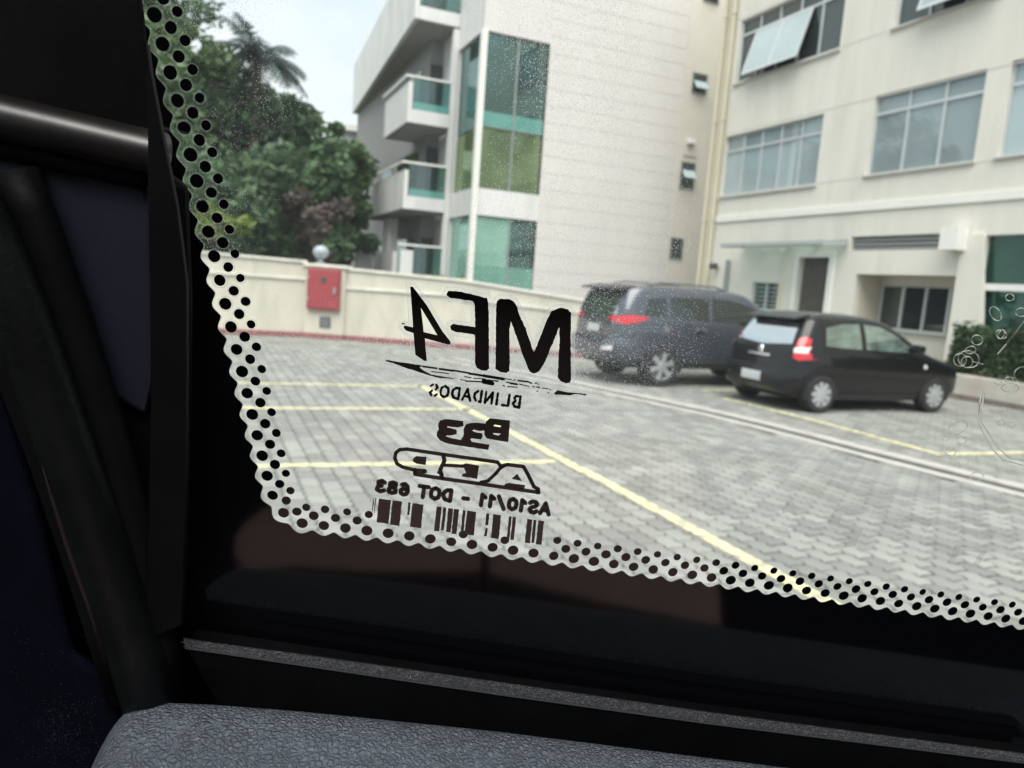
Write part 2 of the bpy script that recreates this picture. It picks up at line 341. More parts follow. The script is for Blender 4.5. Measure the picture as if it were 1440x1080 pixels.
# dusty window glass: dried rain specks scatter, a faint even bloom
def window_glass(dusty):
    m = bpy.data.materials.new('window_glass' + ('_dusty' if dusty else '')); m.use_nodes = True; n = m.node_tree.nodes; l = m.node_tree.links; n.remove(n['Principled BSDF'])
    t = n.new('ShaderNodeBsdfTransparent'); t.inputs[0].default_value = (.985, 1, .99, 1)
    g = n.new('ShaderNodeBsdfGlossy'); g.inputs['Roughness'].default_value = .01
    f = schlick(n, l)
    x = n.new('ShaderNodeMixShader'); l.new(f.outputs[0], x.inputs[0]); l.new(t.outputs[0], x.inputs[1]); l.new(g.outputs[0], x.inputs[2])
    last = x
    if dusty:
        tc = n.new('ShaderNodeTexCoord')
        mp = n.new('ShaderNodeMapping'); mp.inputs['Rotation'].default_value = (0, R_(-18), 0); mp.inputs['Scale'].default_value = (1.5, 1, .8); l.new(tc.outputs['Object'], mp.inputs[0])
        big = n.new('ShaderNodeTexNoise'); big.inputs['Scale'].default_value = 16; big.inputs['Detail'].default_value = 4; l.new(tc.outputs['Object'], big.inputs['Vector'])
        dens = n.new('ShaderNodeMapRange'); dens.inputs[1].default_value = .38; dens.inputs[2].default_value = .68; dens.inputs[3].default_value = .25; dens.inputs[4].default_value = 1; l.new(big.outputs[0], dens.inputs[0])
        # the splashes lie thickest on the front upper half of the pane
        hs = n.new('ShaderNodeVectorMath'); hs.operation = 'DOT_PRODUCT'; hs.inputs[1].default_value = (.9463, -.3232, 0); l.new(tc.outputs['Object'], hs.inputs[0])
        hm = n.new('ShaderNodeMapRange'); hm.inputs[1].default_value = .055; hm.inputs[2].default_value = .11; hm.inputs[3].default_value = 1; hm.inputs[4].default_value = .34; l.new(hs.outputs['Value'], hm.inputs[0])
        sz = n.new('ShaderNodeSeparateXYZ'); l.new(tc.outputs['Object'], sz.inputs[0])
        vm = n.new('ShaderNodeMapRange'); vm.inputs[1].default_value = 1.545; vm.inputs[2].default_value = 1.60; vm.inputs[3].default_value = .12; vm.inputs[4].default_value = 1; l.new(sz.outputs['Z'], vm.inputs[0])
        dd = n.new('ShaderNodeMath'); dd.operation = 'MULTIPLY'; l.new(hm.outputs[0], dd.inputs[0]); l.new(vm.outputs[0], dd.inputs[1])
        de = n.new('ShaderNodeMath'); de.operation = 'MULTIPLY'; l.new(dd.outputs[0], de.inputs[0]); l.new(dens.outputs[0], de.inputs[1])
        dens = de
        tot = None
        for sc, rad, amp in ((1900, .62, .55), (2900, .62, .40), (480, .13, .7)):
            v = n.new('ShaderNodeTexVoronoi'); v.inputs['Scale'].default_value = sc; l.new(mp.outputs[0], v.inputs['Vector'])
            sep = n.new('ShaderNodeSeparateColor'); l.new(v.outputs['Color'], sep.inputs[0])
            rr = n.new('ShaderNodeMath'); rr.operation = 'MULTIPLY'; rr.inputs[1].default_value = rad; l.new(sep.outputs[0], rr.inputs[0])
            rd = n.new('ShaderNodeMath'); rd.operation = 'MULTIPLY'; l.new(rr.outputs[0], rd.inputs[0]); l.new(dens.outputs[0], rd.inputs[1])
            su = n.new('ShaderNodeMath'); su.operation = 'SUBTRACT'; l.new(rd.outputs[0], su.inputs[0]); l.new(v.outputs['Distance'], su.inputs[1])
            mr = n.new('ShaderNodeMapRange'); mr.inputs[1].default_value = 0; mr.inputs[2].default_value = .08; mr.inputs[3].default_value = 0; mr.inputs[4].default_value = amp; l.new(su.outputs[0], mr.inputs[0])
            if tot is None: tot = mr.outputs[0]
            else:
                q = n.new('ShaderNodeMath'); q.operation = 'MAXIMUM'; l.new(tot, q.inputs[0]); l.new(mr.outputs[0], q.inputs[1]); tot = q.outputs[0]
        bl = n.new('ShaderNodeMath'); bl.operation = 'MULTIPLY_ADD'; bl.inputs[1].default_value = .055; bl.inputs[2].default_value = .012; l.new(big.outputs[0], bl.inputs[0])
        bm = n.new('ShaderNodeMath'); bm.operation = 'MULTIPLY'; l.new(bl.outputs[0], bm.inputs[0]); l.new(hm.outputs[0], bm.inputs[1])
        q = n.new('ShaderNodeMath'); q.operation = 'ADD'; q.use_clamp = True; l.new(tot, q.inputs[0]); l.new(bm.outputs[0], q.inputs[1])
        d = n.new('ShaderNodeBsdfTranslucent'); d.inputs[0].default_value = (.98, .99, 1, 1)
        x2 = n.new('ShaderNodeMixShader'); l.new(q.outputs[0], x2.inputs[0]); l.new(x.outputs[0], x2.inputs[1]); l.new(d.outputs[0], x2.inputs[2]); last = x2
    l.new(last.outputs[0], n['Material Output'].inputs[0])
    return m
M['pane_in'] = window_glass(False); M['pane_out'] = window_glass(True)

# ================================================================== SETTING: ground
gb = MB(); gb.box((-120, -60, -.6), (160, 240, -.055))
ground = gb.build('parking_lot_ground', M['sand'], kind='structure', label='grey concrete paver parking lot with yellow bay lines')
ORG[ground.name] = Vector()
far = MB().box((-400, 45, -.5), (500, 900, -.03)).build('far_ground', M['soil'], kind='structure')
# the joints between pavers show the bedding sand 6 mm down
MB().face([(-6, -2, -.006), (19, -2, -.006), (19, 19.5, -.006), (-6, 19.5, -.006)]).build('bedding_sand', M['sand'], ground)
DRAIN = [(7.45, 3.0), (7.28, 4.3), (7.05, 5.6), (6.90, 7.0), (6.70, 8.3), (6.05, 10.3), (5.3, 12.4), (4.6, 14.3)]
def drain_x(y):
    for (xa, ya), (xb, yb) in zip(DRAIN, DRAIN[1:]):
        if ya <= y <= yb: return xa+(xb-xa)*(y-ya)/(yb-ya)
    return None
PX, PY = .15, .22
def paver_outline(h):
    z = .012; hx, hy = PX/2-h, PY/2-h
    pts = []
    # zigzag long sides (along y) and slightly kinked short sides: sixteen-faced block
    ys = [-hy, -PY/4, 0, PY/4, hy]
    for k, y in enumerate(ys): pts.append((hx + (z if k % 2 else -z), y))
    pts.append((0, hy+z*.6))
    for k, y in list(enumerate(ys))[::-1]: pts.append((-hx + (z if k % 2 else -z), y))
    pts.append((0, -hy+z*.6))
    return pts
oA = paver_outline(.0070); oB = paver_outline(.0150); NP = len(oA)
PV = np.array([(x, y, -.012) for x, y in oA] + [(x, y, -.004) for x, y in oA] + [(x, y, 0) for x, y in oB])
PF = [tuple(range(2*NP, 3*NP))] + [(k, (k+1) % NP, NP+(k+1) % NP, NP+k) for k in range(NP)] + [(NP+k, NP+(k+1) % NP, 2*NP+(k+1) % NP, 2*NP+k) for k in range(NP)]
cells = []
for i in range(int(-5/PX), int(16.5/PX)):
    for j in range(int(.6/PY), int(18.6/PY)):
        x = i*PX; y = j*PY + (PY/2 if i % 2 else 0)
        d = drain_x(y)
        if d is not None and abs(x-d) < .30: continue
        if y > 18.15: continue
        cells.append((x, y))
def project(p):
    v = Vector(p)-CAM; d = v.dot(FW)
    return (720+FPX*v.dot(RT)/d, 540-FPX*v.dot(UP)/d) if d > .05 else (-1e4, -1e4)
def in_window(px, py):
    return px > 330 + (py-470)*.25 and px < 1445 and py < 735 + (px-400)*.13 and py > 470
scored = []
for k, (x, y) in enumerate(cells):
    px, py = project((x, y, 0))
    if in_window(px, py): scored.append((x*x+y*y, k))
scored.sort(); near = set(k for _, k in scored[:300])
pm = bpy.data.meshes.new('paver'); pm.from_pydata([tuple(v) for v in PV], [], PF); pm.materials.append(M['paver']); pm.update()
rng = np.random.default_rng(3)
rest = []
for k, (x, y) in enumerate(cells):
    if k in near:
        o = bpy.data.objects.new('paver', pm); col.objects.link(o); o.parent = ground
        o.location = (x, y, rng.normal(0, .0012)); o.rotation_euler = (rng.normal(0, .010), rng.normal(0, .010), rng.normal(0, .008))
    else: rest.append((x, y))
rest = np.array(rest); n = len(rest)
V = np.repeat(PV[None], n, 0)
tx, ty = rng.normal(0, .010, n), rng.normal(0, .010, n)
V[:, :, 2] += V[:, :, 0]*tx[:, None] + V[:, :, 1]*ty[:, None] + rng.normal(0, .0012, n)[:, None]
V[:, :, 0] += rest[:, 0][:, None]; V[:, :, 1] += rest[:, 1][:, None]
nv = len(PV); faces = [tuple(a+q*nv for a in f) for q in range(n) for f in PF]
me = bpy.data.meshes.new('paver_field'); me.from_pydata(V.reshape(-1, 3).tolist(), [], faces); me.materials.append(M['paver']); me.update()
o = bpy.data.objects.new('paver_field', me); col.objects.link(o); o.parent = ground; o['kind'] = 'stuff'

def ribbon(pts, wd, z, name, m, parent=ground, kind=None, step=.25, dip=0):
    P = [Vector((a, b, 0)) for a, b in pts]; dense = []
    for a, b in zip(P, P[1:]):
        k = max(1, int((b-a).length/step))
        dense += [a.lerp(b, q/k) for q in range(k)]
    dense.append(P[-1])
    for _ in range(6):
        dense = [dense[0]] + [(dense[q-1]+dense[q]*2+dense[q+1])/4 for q in range(1, len(dense)-1)] + [dense[-1]]
    rows = []
    for q, p in enumerate(dense):
        t = (dense[min(q+1, len(dense)-1)] - dense[max(q-1, 0)]).normalized(); nn = Vector((-t.y, t.x, 0))
        jit = random.uniform(-.006, .006)
        rows.append([(p.x+nn.x*(o+jit), p.y+nn.y*(o+jit), z+dz) for o, dz in wd])
    mb = MB(); mb.grid(rows)
    return mb.build(name, m, parent, kind=kind)
# yellow bay lines, painted on the pavers
for nm, pts in (('bay_line', [(.1, 10.62), (3.0, 10.5)]), ('bay_line', [(.1, 8.72), (3.1, 8.6)]), ('bay_line', [(.1, 6.12), (3.05, 5.95)]),
                ('bay_line', [(3.0, 10.55), (3.06, 9.0), (3.12, 7.0), (3.17, 5.0), (3.2, 1.0)]),
                ('bay_line', [(7.9, 9.6), (8.02, 8.6), (8.02, 7.2), (7.95, 5.7)]),
                ('bay_line', [(8.05, 5.72), (13.0, 5.5)]), ('bay_line', [(8.1, 10.45), (12.6, 10.3)])):
    ribbon(pts, [(-.06, 0), (.06, 0)], .0052, nm, M['yellow'])
# drainage channel: pale kerb strips either side of a dished gutter
ribbon(DRAIN, [(-.30, .004), (-.29, .012), (-.13, .010), (-.12, -.004)], 0, 'channel_edge', M['channel'])
ribbon(DRAIN, [(.12, -.004), (.13, .010), (.29, .012), (.30, .004)], 0, 'channel_edge', M['channel'])
ribbon(DRAIN, [(-.12, -.003), (-.06, -.035), (0, -.045), (.06, -.035), (.12, -.003)], 0, 'channel_gutter', M['gutter'])
# ================================================================== boundary wall
wl = empty('boundary_wall', (2.6, 18, 0), 'low cream boundary wall with pale coping, mouldings and a red painted foot', 'wall')
def wall_run(a, b, z1a, z1b, th=.2, steps=1):
    a, b = Vector((*a, 0)), Vector((*b, 0)); t = (b-a).normalized(); nn = Vector((t.y, -t.x, 0))   # nn faces the lot
    def slab(d0, d1, za0, zb0, za1, zb1, ea=0, eb=0):
        A, B_ = a-t*ea, b+t*eb
        return [A+nn*d0+Vector((0, 0, za0)), B_+nn*d0+Vector((0, 0, zb0)), B_+nn*d1+Vector((0, 0, zb0)), A+nn*d1+Vector((0, 0, za0)),
                A+nn*d0+Vector((0, 0, za1)), B_+nn*d0+Vector((0, 0, zb1)), B_+nn*d1+Vector((0, 0, zb1)), A+nn*d1+Vector((0, 0, za1))]
    MB().hexa(slab(0, -th, -.05, -.05, z1a-.07, z1b-.07)).build('wall_panel', M['cream'], wl)
    MB().hexa(slab(.05, -th-.05, z1a-.07, z1b-.07, z1a, z1b)).build('coping', M['coping'], wl, bevel=.012)
    MB().hexa(slab(.045, .002, z1a*.70, z1b*.74, z1a*.70+.06, z1b*.74+.06)).build('moulding', M['coping'], wl, bevel=.01)
    MB().hexa(slab(.10, .002, 0, 0, .12, .12)).build('kerb_foot', M['redkerb'], wl, bevel=.01)
wall_run((-7, 18.9), (2.2, 18.15), 1.98, 1.84)
wall_run((3.02, 17.80), (5.6, 16.55), 1.74, 1.66)
wall_run((5.6, 16.55), (8.4, 15.3), 1.66, 1.38)
wall_run((8.4, 15.3), (12.6, 14.6), 1.38, 1.30)
pb = Vector((2.67, 18.05, 0)); ang = math.atan2(-.42, .94)
ct, sn = math.cos(ang), math.sin(ang)
def pil(x, y, z): return (pb.x + x*ct - y*sn, pb.y + x*sn + y*ct, z)
def pbox(x0, x1, y0, y1, z0, z1): return [pil(x0, y0, z0), pil(x1, y0, z0), pil(x1, y1, z0), pil(x0, y1, z0), pil(x0, y0, z1), pil(x1, y0, z1), pil(x1, y1, z1), pil(x0, y1, z1)]
MB().hexa(pbox(-.48, .48, -.17, .25, -.05, 1.70)).build('pillar', M['cream'], wl, bevel=.01)
MB().hexa(pbox(-.53, .53, -.22, .30, 1.70, 1.78)).build('pillar_cap', M['coping'], wl, bevel=.012)
MB().hexa(pbox(-.50, .50, -.26, -.172, 0, .12)).build('kerb_foot', M['redkerb'], wl)
g = MB(); g.hexa(pbox(-.10, .16, -.19, -.172, .27, .53)); g.build('vent_frame', M['darkhole'], wl)
for k in range(4): MB().hexa(pbox(-.07, .13, -.2, -.192, .305+k*.055, .33+k*.055)).build('vent_slat', M['aludark'], wl)
hc = empty('hydrant_cabinet', pil(0, -.2, .72), 'red fire hydrant cabinet with a round dark hole on the wall pillar', 'cabinet')
MB().hexa(pbox(-.40, .38, -.30, -.173, .70, 1.66)).build('cabinet_body', M['redbox'], hc, bevel=.012)
MB().hexa(pbox(-.36, .34, -.318, -.302, .74, 1.62)).build('door', M['redbox'], hc, bevel=.006)
MB().lathe(pil(0, -.320, 1.40), Vector(pil(0, -1, 0))-Vector(pil(0, 0, 0)), [(0, .003), (.075, .003), (.085, -.004)], 20).build('round_vent', M['darkhole'], hc)
MB().hexa(pbox(.24, .30, -.345, -.319, 1.10, 1.24)).build('handle', M['aludark'], hc)
for zz in (.90, 1.42): MB().hexa(pbox(-.385, -.35, -.335, -.319, zz, zz+.09)).build('hinge', M['aludark'], hc)
gl_ = empty('globe_lamp', pil(-.18, 0, 1.78), 'pale grey globe lamp standing on the wall pillar', 'lamp')
MB().lathe(pil(-.18, 0, 1.78), (0, 0, 1), [(.12, 0), (.12, .03), (.07, .05), (.05, .12)], 18).build('lamp_base', M['aludark'], gl_)
sphere_mb(pil(-.18, 0, 2.06), .19, 24, 12, .85).build('globe', M['globe'], gl_, smooth=True)

# ================================================================== apartment building
ap = empty('apartment_building', (11, 24, 0), 'pale apartment block with green glazed bay and stacked glass balconies', 'building')
XB = 8.32; YF = 24.0; YB = 26.6
courses = []
z = -.1
while z < 17:
    courses.append((z, z+.555)); z += .57
for z0, z1 in courses:    # tiled wall laid in courses
    MB().box((10.76, YF, z0), (16.35, YF+.3, z1)).build('wall_course', M['tile'], ap)
MB().box((10.76, YF+.012, -.1), (17.7, YF+.32, 17.2)).build('wall_backing', M['joint'], ap)
MB().box((16.352, YF-.02, -.1), (17.9, YF+.011, 17.2)).build('beige_strip', M['strip'], ap)
for z0, z1, nm in ((9.88, 17.2, 'spandrel'), (3.90, 4.79, 'spandrel'), (-.1, 1.2, 'spandrel')):
    MB().box((XB, YF, z0), (10.757, YF+.3, z1)).build(nm, M['white'] if z0 < 9 else M['tile'], ap)
    MB().box((XB, YF+.302, z0), (XB+.3, YB, z1)).build(nm, M['white'], ap)
def glazing(z0, z1, mats, xs):
    for (xa, xb), mm in zip(zip(xs, xs[1:]), mats):
        MB().box((xa+.03, YF+.10, z0+.03), (xb-.03, YF+.13, z1-.03)).build('bay_pane', mm, ap)
    for x in xs[1:-1]: MB().box((x-.03, YF+.05, z0), (x+.03, YF+.14, z1)).build('mullion', M['aludark'], ap)
    MB().box((XB+.14, YF+.05, z0), (10.757, YF+.14, z0+.028)).build('transom', M['aludark'], ap)
    MB().box((XB+.10, YF+.15, z0+.03), (XB+.13, YB-.05, z1-.03)).build('bay_pane', mats[0], ap)
glazing(6.84, 9.88, [M['tealglass'], M['tealglass']], [XB+.12, 9.62, 10.757])
glazing(4.79, 6.84, [M['oliveglass'], M['oliveglass']], [XB+.12, 9.62, 10.757])
glazing(1.20, 3.90, [M['mintglass'], M['tealglass']], [XB+.12, 9.75, 10.757])
MB().box((XB+.14, YF+.06, 1.2), (10.757, YF+.09, 2.2)).build('bay_pane', coated_glass('lower_pane', (.16, .34, .28), .08, tint=(.6, .9, .8)), ap)
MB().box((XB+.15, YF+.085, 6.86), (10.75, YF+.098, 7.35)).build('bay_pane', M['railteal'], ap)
MB().box((XB-.06, YF-.06, 1.1), (XB+.14, YF+.14, 9.9)).build('corner_post', M['trim'], ap)
MB().box((8.10, YB, .0), (XB-.01, YB+.25, 10.6)).build('column', M['white'], ap)
# set-back body behind the balconies
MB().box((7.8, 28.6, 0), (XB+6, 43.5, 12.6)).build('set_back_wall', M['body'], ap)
MB().box((XB+.02, YB+.01, 0), (XB+6, 28.6, 17)).build('stair_wall', M['white'], ap)
for zf in (1.0, 4.5, 7.6, 10.9):
    MB().box((7.85, 28.55, zf+.15), (8.30, 28.598, zf+2.2)).build('balcony_door', M['darkpane'], ap)
    MB().box((7.75, 29.6, zf+.15), (7.798, 33, zf+2.2)).build('balcony_door', M['darkpane'], ap)
    MB().box((7.75, 34.0, zf+.6), (7.798, 36, zf+2.0)).build('side_window', M['darkpane'], ap)
def balcony(zs, zt, far_y, railz, par=1.4):
    # slab, side parapet, front upstand, glass railing, soffit
    MB().box((6.53, YB, zs), (8.09, far_y, zs+.30)).build('balcony_slab', [M['white']], ap)
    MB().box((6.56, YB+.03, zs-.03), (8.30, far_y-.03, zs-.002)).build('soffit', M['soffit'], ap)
    MB().box((6.53, YB, zs+.302), (6.68, far_y, zt)).build('side_parapet', M['white'], ap)
    MB().box((6.69, YB, zs+.302), (8.09, YB+.14, zs+.46)).build('front_upstand', M['white'], ap)
    MB().box((6.72, YB+.05, zs+.47), (8.08, YB+.07, railz-.04)).build('railing_pane', M['rail'], ap)
    MB().box((6.72, YB+.02, zs+.47), (8.08, YB+.045, zs+.72)).build('railing_reflection', M['railteal'], ap)  # teal reflection low in the railing glass, painted as a strip
    MB().box((6.42, YB-.02, railz-.04), (8.09, YB+.10, railz+.03)).build('handrail', M['trim'], ap)
    MB().box((6.42, YB+.102, railz-.04), (6.50, far_y, railz+.03)).build('handrail', M['trim'], ap)
balcony(4.09, 5.46, 33.7, 5.74)
balcony(7.13, 8.52, 30.4, 8.72)
MB().box((6.53, YB, .9), (8.09, 31, 1.2)).build('balcony_slab', M['white'], ap)
MB().box((6.53, YB+1.2, 1.21), (6.68, 31, 2.55)).build('side_parapet', M['white'], ap)
MB().box((6.53, YB, 1.21), (7.0, YB+.14, 2.6)).build('side_parapet', M['white'], ap)
MB().box((7.02, YB+.05, 1.25), (8.08, YB+.07, 2.75)).build('railing_pane', M['rail'], ap)
MB().box((6.42, YB-.02, 2.76), (8.09, YB+.10, 2.83)).build('handrail', M['trim'], ap)
MB().box((5.6, 30.2, 1.0), (6.3, 30.5, 2.75)).build('side_parapet', M['white'], ap)
MB().box((6.9, 30.4, 1.21), (7.29, 31.5, 4.0)).build('column', M['white'], ap)
# big upper slab that flares outward towards the back
def flare(z0, z1, o=0.0, th=.16):
    a, b = Vector((6.62, YB, 0)), Vector((7.55, 43.9, 0)); e = Vector((th, 0, 0))
    return [a+Vector((o, 0, z0)), a+e+Vector((o, 0, z0)), b+e+Vector((o, 0, z0)), b+Vector((o, 0, z0)), a+Vector((o, 0, z1)), a+e+Vector((o, 0, z1)), b+e+Vector((o, 0, z1)), b+Vector((o, 0, z1))]
MB().hexa(flare(10.68, 13.3)).build('upper_parapet', M['white'], ap)
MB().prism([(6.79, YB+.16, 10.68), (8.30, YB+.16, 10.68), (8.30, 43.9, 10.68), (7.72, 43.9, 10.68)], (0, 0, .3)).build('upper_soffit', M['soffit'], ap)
MB().box((6.79, YB, 10.68), (8.30, YB+.158, 11.12)).build('front_upstand', M['white'], ap)
MB().box((6.82, YB+.05, 11.13), (8.28, YB+.07, 12.4)).build('railing_pane', M['rail'], ap)
# small bathroom windows by the pipe and a lamp
for z0, z1, x0, x1, op in ((9.22, 9.98, 16.68, 17.36, 1), (5.68, 6.72, 16.56, 17.22, 2), (3.02, 3.86, 16.42, 17.02, 0), (12.5, 13.4, 16.8, 17.5, 1)):
    fr = MB()
    fr.box((x0, YF-.05, z0), (x1, YF-.022, z0+.05)); fr.box((x0, YF-.05, z1-.05), (x1, YF-.022, z1)); fr.box((x0, YF-.05, z0+.051), (x0+.05, YF-.022, z1-.051)); fr.box((x1-.05, YF-.05, z0+.051), (x1, YF-.022, z1-.051))
    f = fr.build('small_window', M['aludark'], ap)
    MB().box((x0+.051, YF-.035, z0+.051), (x1-.051, YF-.025, z1-.051)).build('pane', M['darkpane'], f)
    if op:
        zz = z0+(z1-z0)*(.62 if op == 1 else .70); y0 = YF-.06
        MB().hexa([(x0+.06, y0-.22, zz-.30), (x1-.06, y0-.22, zz-.30), (x1-.06, y0-.20, zz-.32), (x0+.06, y0-.20, zz-.32), (x0+.06, y0, zz), (x1-.06, y0, zz), (x1-.06, y0+.02, zz-.02), (x0+.06, y0+.02, zz-.02)]).build('open_sash', M['blind'], f)
    if op == 2: MB().box((x0+.05, YF-.06, z1+.2), (x1, YF-.022, z1+.3)).build('lintel_trim', M['joint'], f)
lp = empty('wall_lamp', (16.85, 23.9, 7.44), 'small white lamp on the pale wall above the middle bathroom window', 'lamp')
MB().box((16.72, 23.80, 7.36), (17.02, 23.978, 7.52)).build('lamp_body', M['trim'], lp, bevel=.03)
MB().box((16.75, 23.82, 7.33), (16.99, 23.96, 7.358)).build('diffuser', M['globe'], lp)

# ================================================================== office building (facade plane x = 15, facing -x)
of = empty('office_building', (15, 12, 0), 'cream office block with rows of metal windows and a recessed porch', 'building')
XO = 15.0
def facade(y0, y1, z0, z1, holes, mname, name, depth=.20, x=XO):
    ys = sorted({y0, y1, *[h[0] for h in holes], *[h[1] for h in holes]}); zs = sorted({z0, z1, *[h[2] for h in holes], *[h[3] for h in holes]})
    mb = MB()
    for a, b in zip(ys, ys[1:]):
        for c, d in zip(zs, zs[1:]):
            cy, cz = (a+b)/2, (c+d)/2
            if any(h[0] < cy < h[1] and h[2] < cz < h[3] for h in holes): continue
            mb.face([(x, b, c), (x, a, c), (x, a, d), (x, b, d)])
    for a, b, c, d in holes:
        X2 = x+depth
        mb.face([(x, a, c), (x, b, c), (X2, b, c), (X2, a, c)]); mb.face([(x, a, d), (X2, a, d), (X2, b, d), (x, b, d)])
        mb.face([(x, a, c), (X2, a, c), (X2, a, d), (x, a, d)]); mb.face([(x, b, c), (x, b, d), (X2, b, d), (X2, b, c)])
    return mb.build(name, M[mname], of)
WIN = [  # y0,y1,z0,z1,columns,transom,kind
    (15.45, 19.42, 4.84, 6.68, 5, 6.22, 'b'), (11.05, 13.83, 4.91, 6.80, 3, 6.36, 'g'), (6.9, 10.53, 4.93, 6.82, 4, 6.36, 'b'),
    (15.2, 19.28, 8.24, 10.10, 5, 9.66, 'd'), (10.95, 13.58, 8.30, 10.20, 3, 9.72, 'd'), (6.9, 10.4, 8.33, 10.22, 4, 9.72, 'b'),
    (15.2, 19.2, 11.7, 13.5, 5, 13.0, 'b'), (10.9, 13.5, 11.7, 13.5, 3, 13.0, 'b')]
holes = [(a, b, c, d) for a, b, c, d, *_ in WIN]
holes += [(14.58, 15.64, .15, 2.91), (16.30, 17.45, 1.45, 2.19), (11.05, 14.0, 3.07, 3.42), (11.04, 13.70, .0, 2.49), (4.0, 10.50, .5, 3.34)]
facade(2, 19.43, -.1, 15, holes, 'office', 'front_wall')
MB().box((XO, 1.98, -.1), (XO+10, 2.0, 15)).build('side_wall', M['office'], of)
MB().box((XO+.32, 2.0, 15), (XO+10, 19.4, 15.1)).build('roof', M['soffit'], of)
MB().box((XO+.03, 19.432, -.1), (XO+10, 20.25, 15)).build('corner_pilaster', M['beige'], of)
MB().box((XO-.05, 2, 4.04), (XO+.0, 19.43, 4.22)).build('string_course', M['trim'], of)
for zz in (4.87, 6.76, 8.28, 10.16):
    MB().box((XO-.004, 2, zz-.012), (XO-.0005, 19.42, zz+.012)).build('render_joint', M['joint'], of)
for k, (a, b, c, d, nc, tr, kd) in enumerate(WIN):
    sb = MB().box((XO-.07, a-.05, c-.05), (XO+.19, b+.05, c-.002)); sill = sb.build('window_sill', M['joint'], of)
    x0, x1 = XO+.09, XO+.15
    fr = MB(); t = .045
    fr.box((x0, a+.002, c+.002), (x1, b-.002, c+t)); fr.box((x0, a+.002, d-t), (x1, b-.002, d-.002))
    fr.box((x0, a+.002, c+t), (x1, a+t, d-t)); fr.box((x0, b-t, c+t), (x1, b-.002, d-t))
    wf = fr.build('window_frame', M['alu'], of)
    step = (b-a)/nc
    for q in range(1, nc): MB().box((x0-.01, a+q*step-.03, c+t), (x1, a+q*step+.03, d-t)).build('mullion', M['alu'], wf)
    MB().box((x0-.02, a+t, tr-.035), (x0-.012, b-t, tr+.035)).build('transom', M['alu'], wf)
    for q in range(nc):
        ya, yb = a+q*step+.035, a+(q+1)*step-.035
        lowm = {'b': M['blind'], 'g': M['blindgrey'], 'd': M['darkpane']}[kd]
        if kd == 'd' and q in (1, 2) and b-a > 3.5 or kd == 'd' and q == 2: lowm = M['darkpane']
        MB().box((x1-.03, ya, c+t), (x1-.015, yb, tr-.02)).build('pane', lowm, wf)
        MB().box((x1-.03, ya, tr+.02), (x1-.015, yb, d-t)).build('pane', M['blindgrey'] if kd != 'd' else M['darkpane'], wf)
def tilted_sash(ya, yb, z0, z1, outd, parent):
    # awning sash hinged along its top edge
    def p(y, u, off=0): return (XO+.06-outd*(1-u)-off, y, z0+(z1-z0)*u)
    g = MB()
    for (y0, y1, u0, u1) in ((ya, yb, 0, .05), (ya, yb, .95, 1), (ya, ya+.07, .05, .95), (yb-.07, yb, .05, .95), ((ya+yb)/2-.05, (ya+yb)/2+.05, .05, .95)):
        g.hexa([p(y0, u0), p(y1, u0), p(y1, u0, -.03), p(y0, u0, -.03), p(y0, u1), p(y1, u1), p(y1, u1, -.03), p(y0, u1, -.03)])
    s = g.build('open_sash', M['alu'], parent)
    MB().hexa([p(ya+.05, .04, -.008), p(yb-.05, .04, -.008), p(yb-.05, .04, -.014), p(ya+.05, .04, -.014), p(ya+.05, .96, -.008), p(yb-.05, .96, -.008), p(yb-.05, .96, -.014), p(ya+.05, .96, -.014)]).build('sash_pane', M['blind'], s)
tilted_sash(16.35, 18.6, 8.30, 9.66, .42, of); tilted_sash(11.0, 12.7, 8.36, 9.70, .42, of)
# ground floor: shuttered door, little window, louvre, porch, pier, big window
for a, b, c, d in ((14.42, 14.578, .15, 2.91), (15.642, 15.80, .15, 2.91), (14.42, 15.80, 2.912, 3.06)):
    MB().box((XO-.06, a, c), (XO+.0-.001, b, d)).build('door_surround', M['trim'], of)
dr = MB().box((XO+.14, 14.582, .16), (XO+.18, 15.638, 2.905)).build('shutter_door', M['doorbrown'], of)
for k in range(26): MB().box((XO+.12, 14.62, .22+k*.102), (XO+.139, 15.60, .22+k*.102+.07)).build('shutter_slat', M['doorbrown'], dr)
MB().box((XO-.06, 16.20, 1.40), (XO-.001, 16.298, 2.24)).build('window_trim', M['beige'], of)
lw = MB().box((XO+.10, 16.302, 1.452), (XO+.14, 17.448, 2.188)).build('little_window', M['darkpane'], of)
for y in (16.34, 16.86, 17.38): MB().box((XO+.05, y, 1.46), (XO+.098, y+.06, 2.18)).build('bar', M['alu'], lw)
for k in range(5): MB().box((XO+.06, 16.41, 1.54+k*.125), (XO+.09, 17.37, 1.56+k*.125)).build('louvre_slat', M['alu'], lw)
MB().box((XO-.05, 16.25, 1.39), (XO+.10, 17.5, 1.448)).build('window_sill', M['alu'], of)
lv = MB().box((XO+.16, 11.06, 3.08), (XO+.19, 13.99, 3.41)).build('louvre_vent', M['aludark'], of)
for k in range(3): MB().hexa([(XO+.06, 11.07, 3.10+k*.10), (XO+.06, 13.98, 3.10+k*.10), (XO+.155, 13.98, 3.15+k*.10), (XO+.155, 11.07, 3.15+k*.10), (XO+.06, 11.07, 3.115+k*.10), (XO+.06, 13.98, 3.115+k*.10), (XO+.155, 13.98, 3.165+k*.10), (XO+.155, 11.07, 3.165+k*.10)]).build('louvre_blade', M['louvre'], lv)
MB().box((XO+.95, 10.6, -.1), (XO+1.0, 14.2, 2.6)).build('porch_back_wall', M['office'], of)
MB().box((XO+.2, 11.04, 2.49), (XO+.95, 13.7, 2.55)).build('porch_ceiling', M['beige'], of)
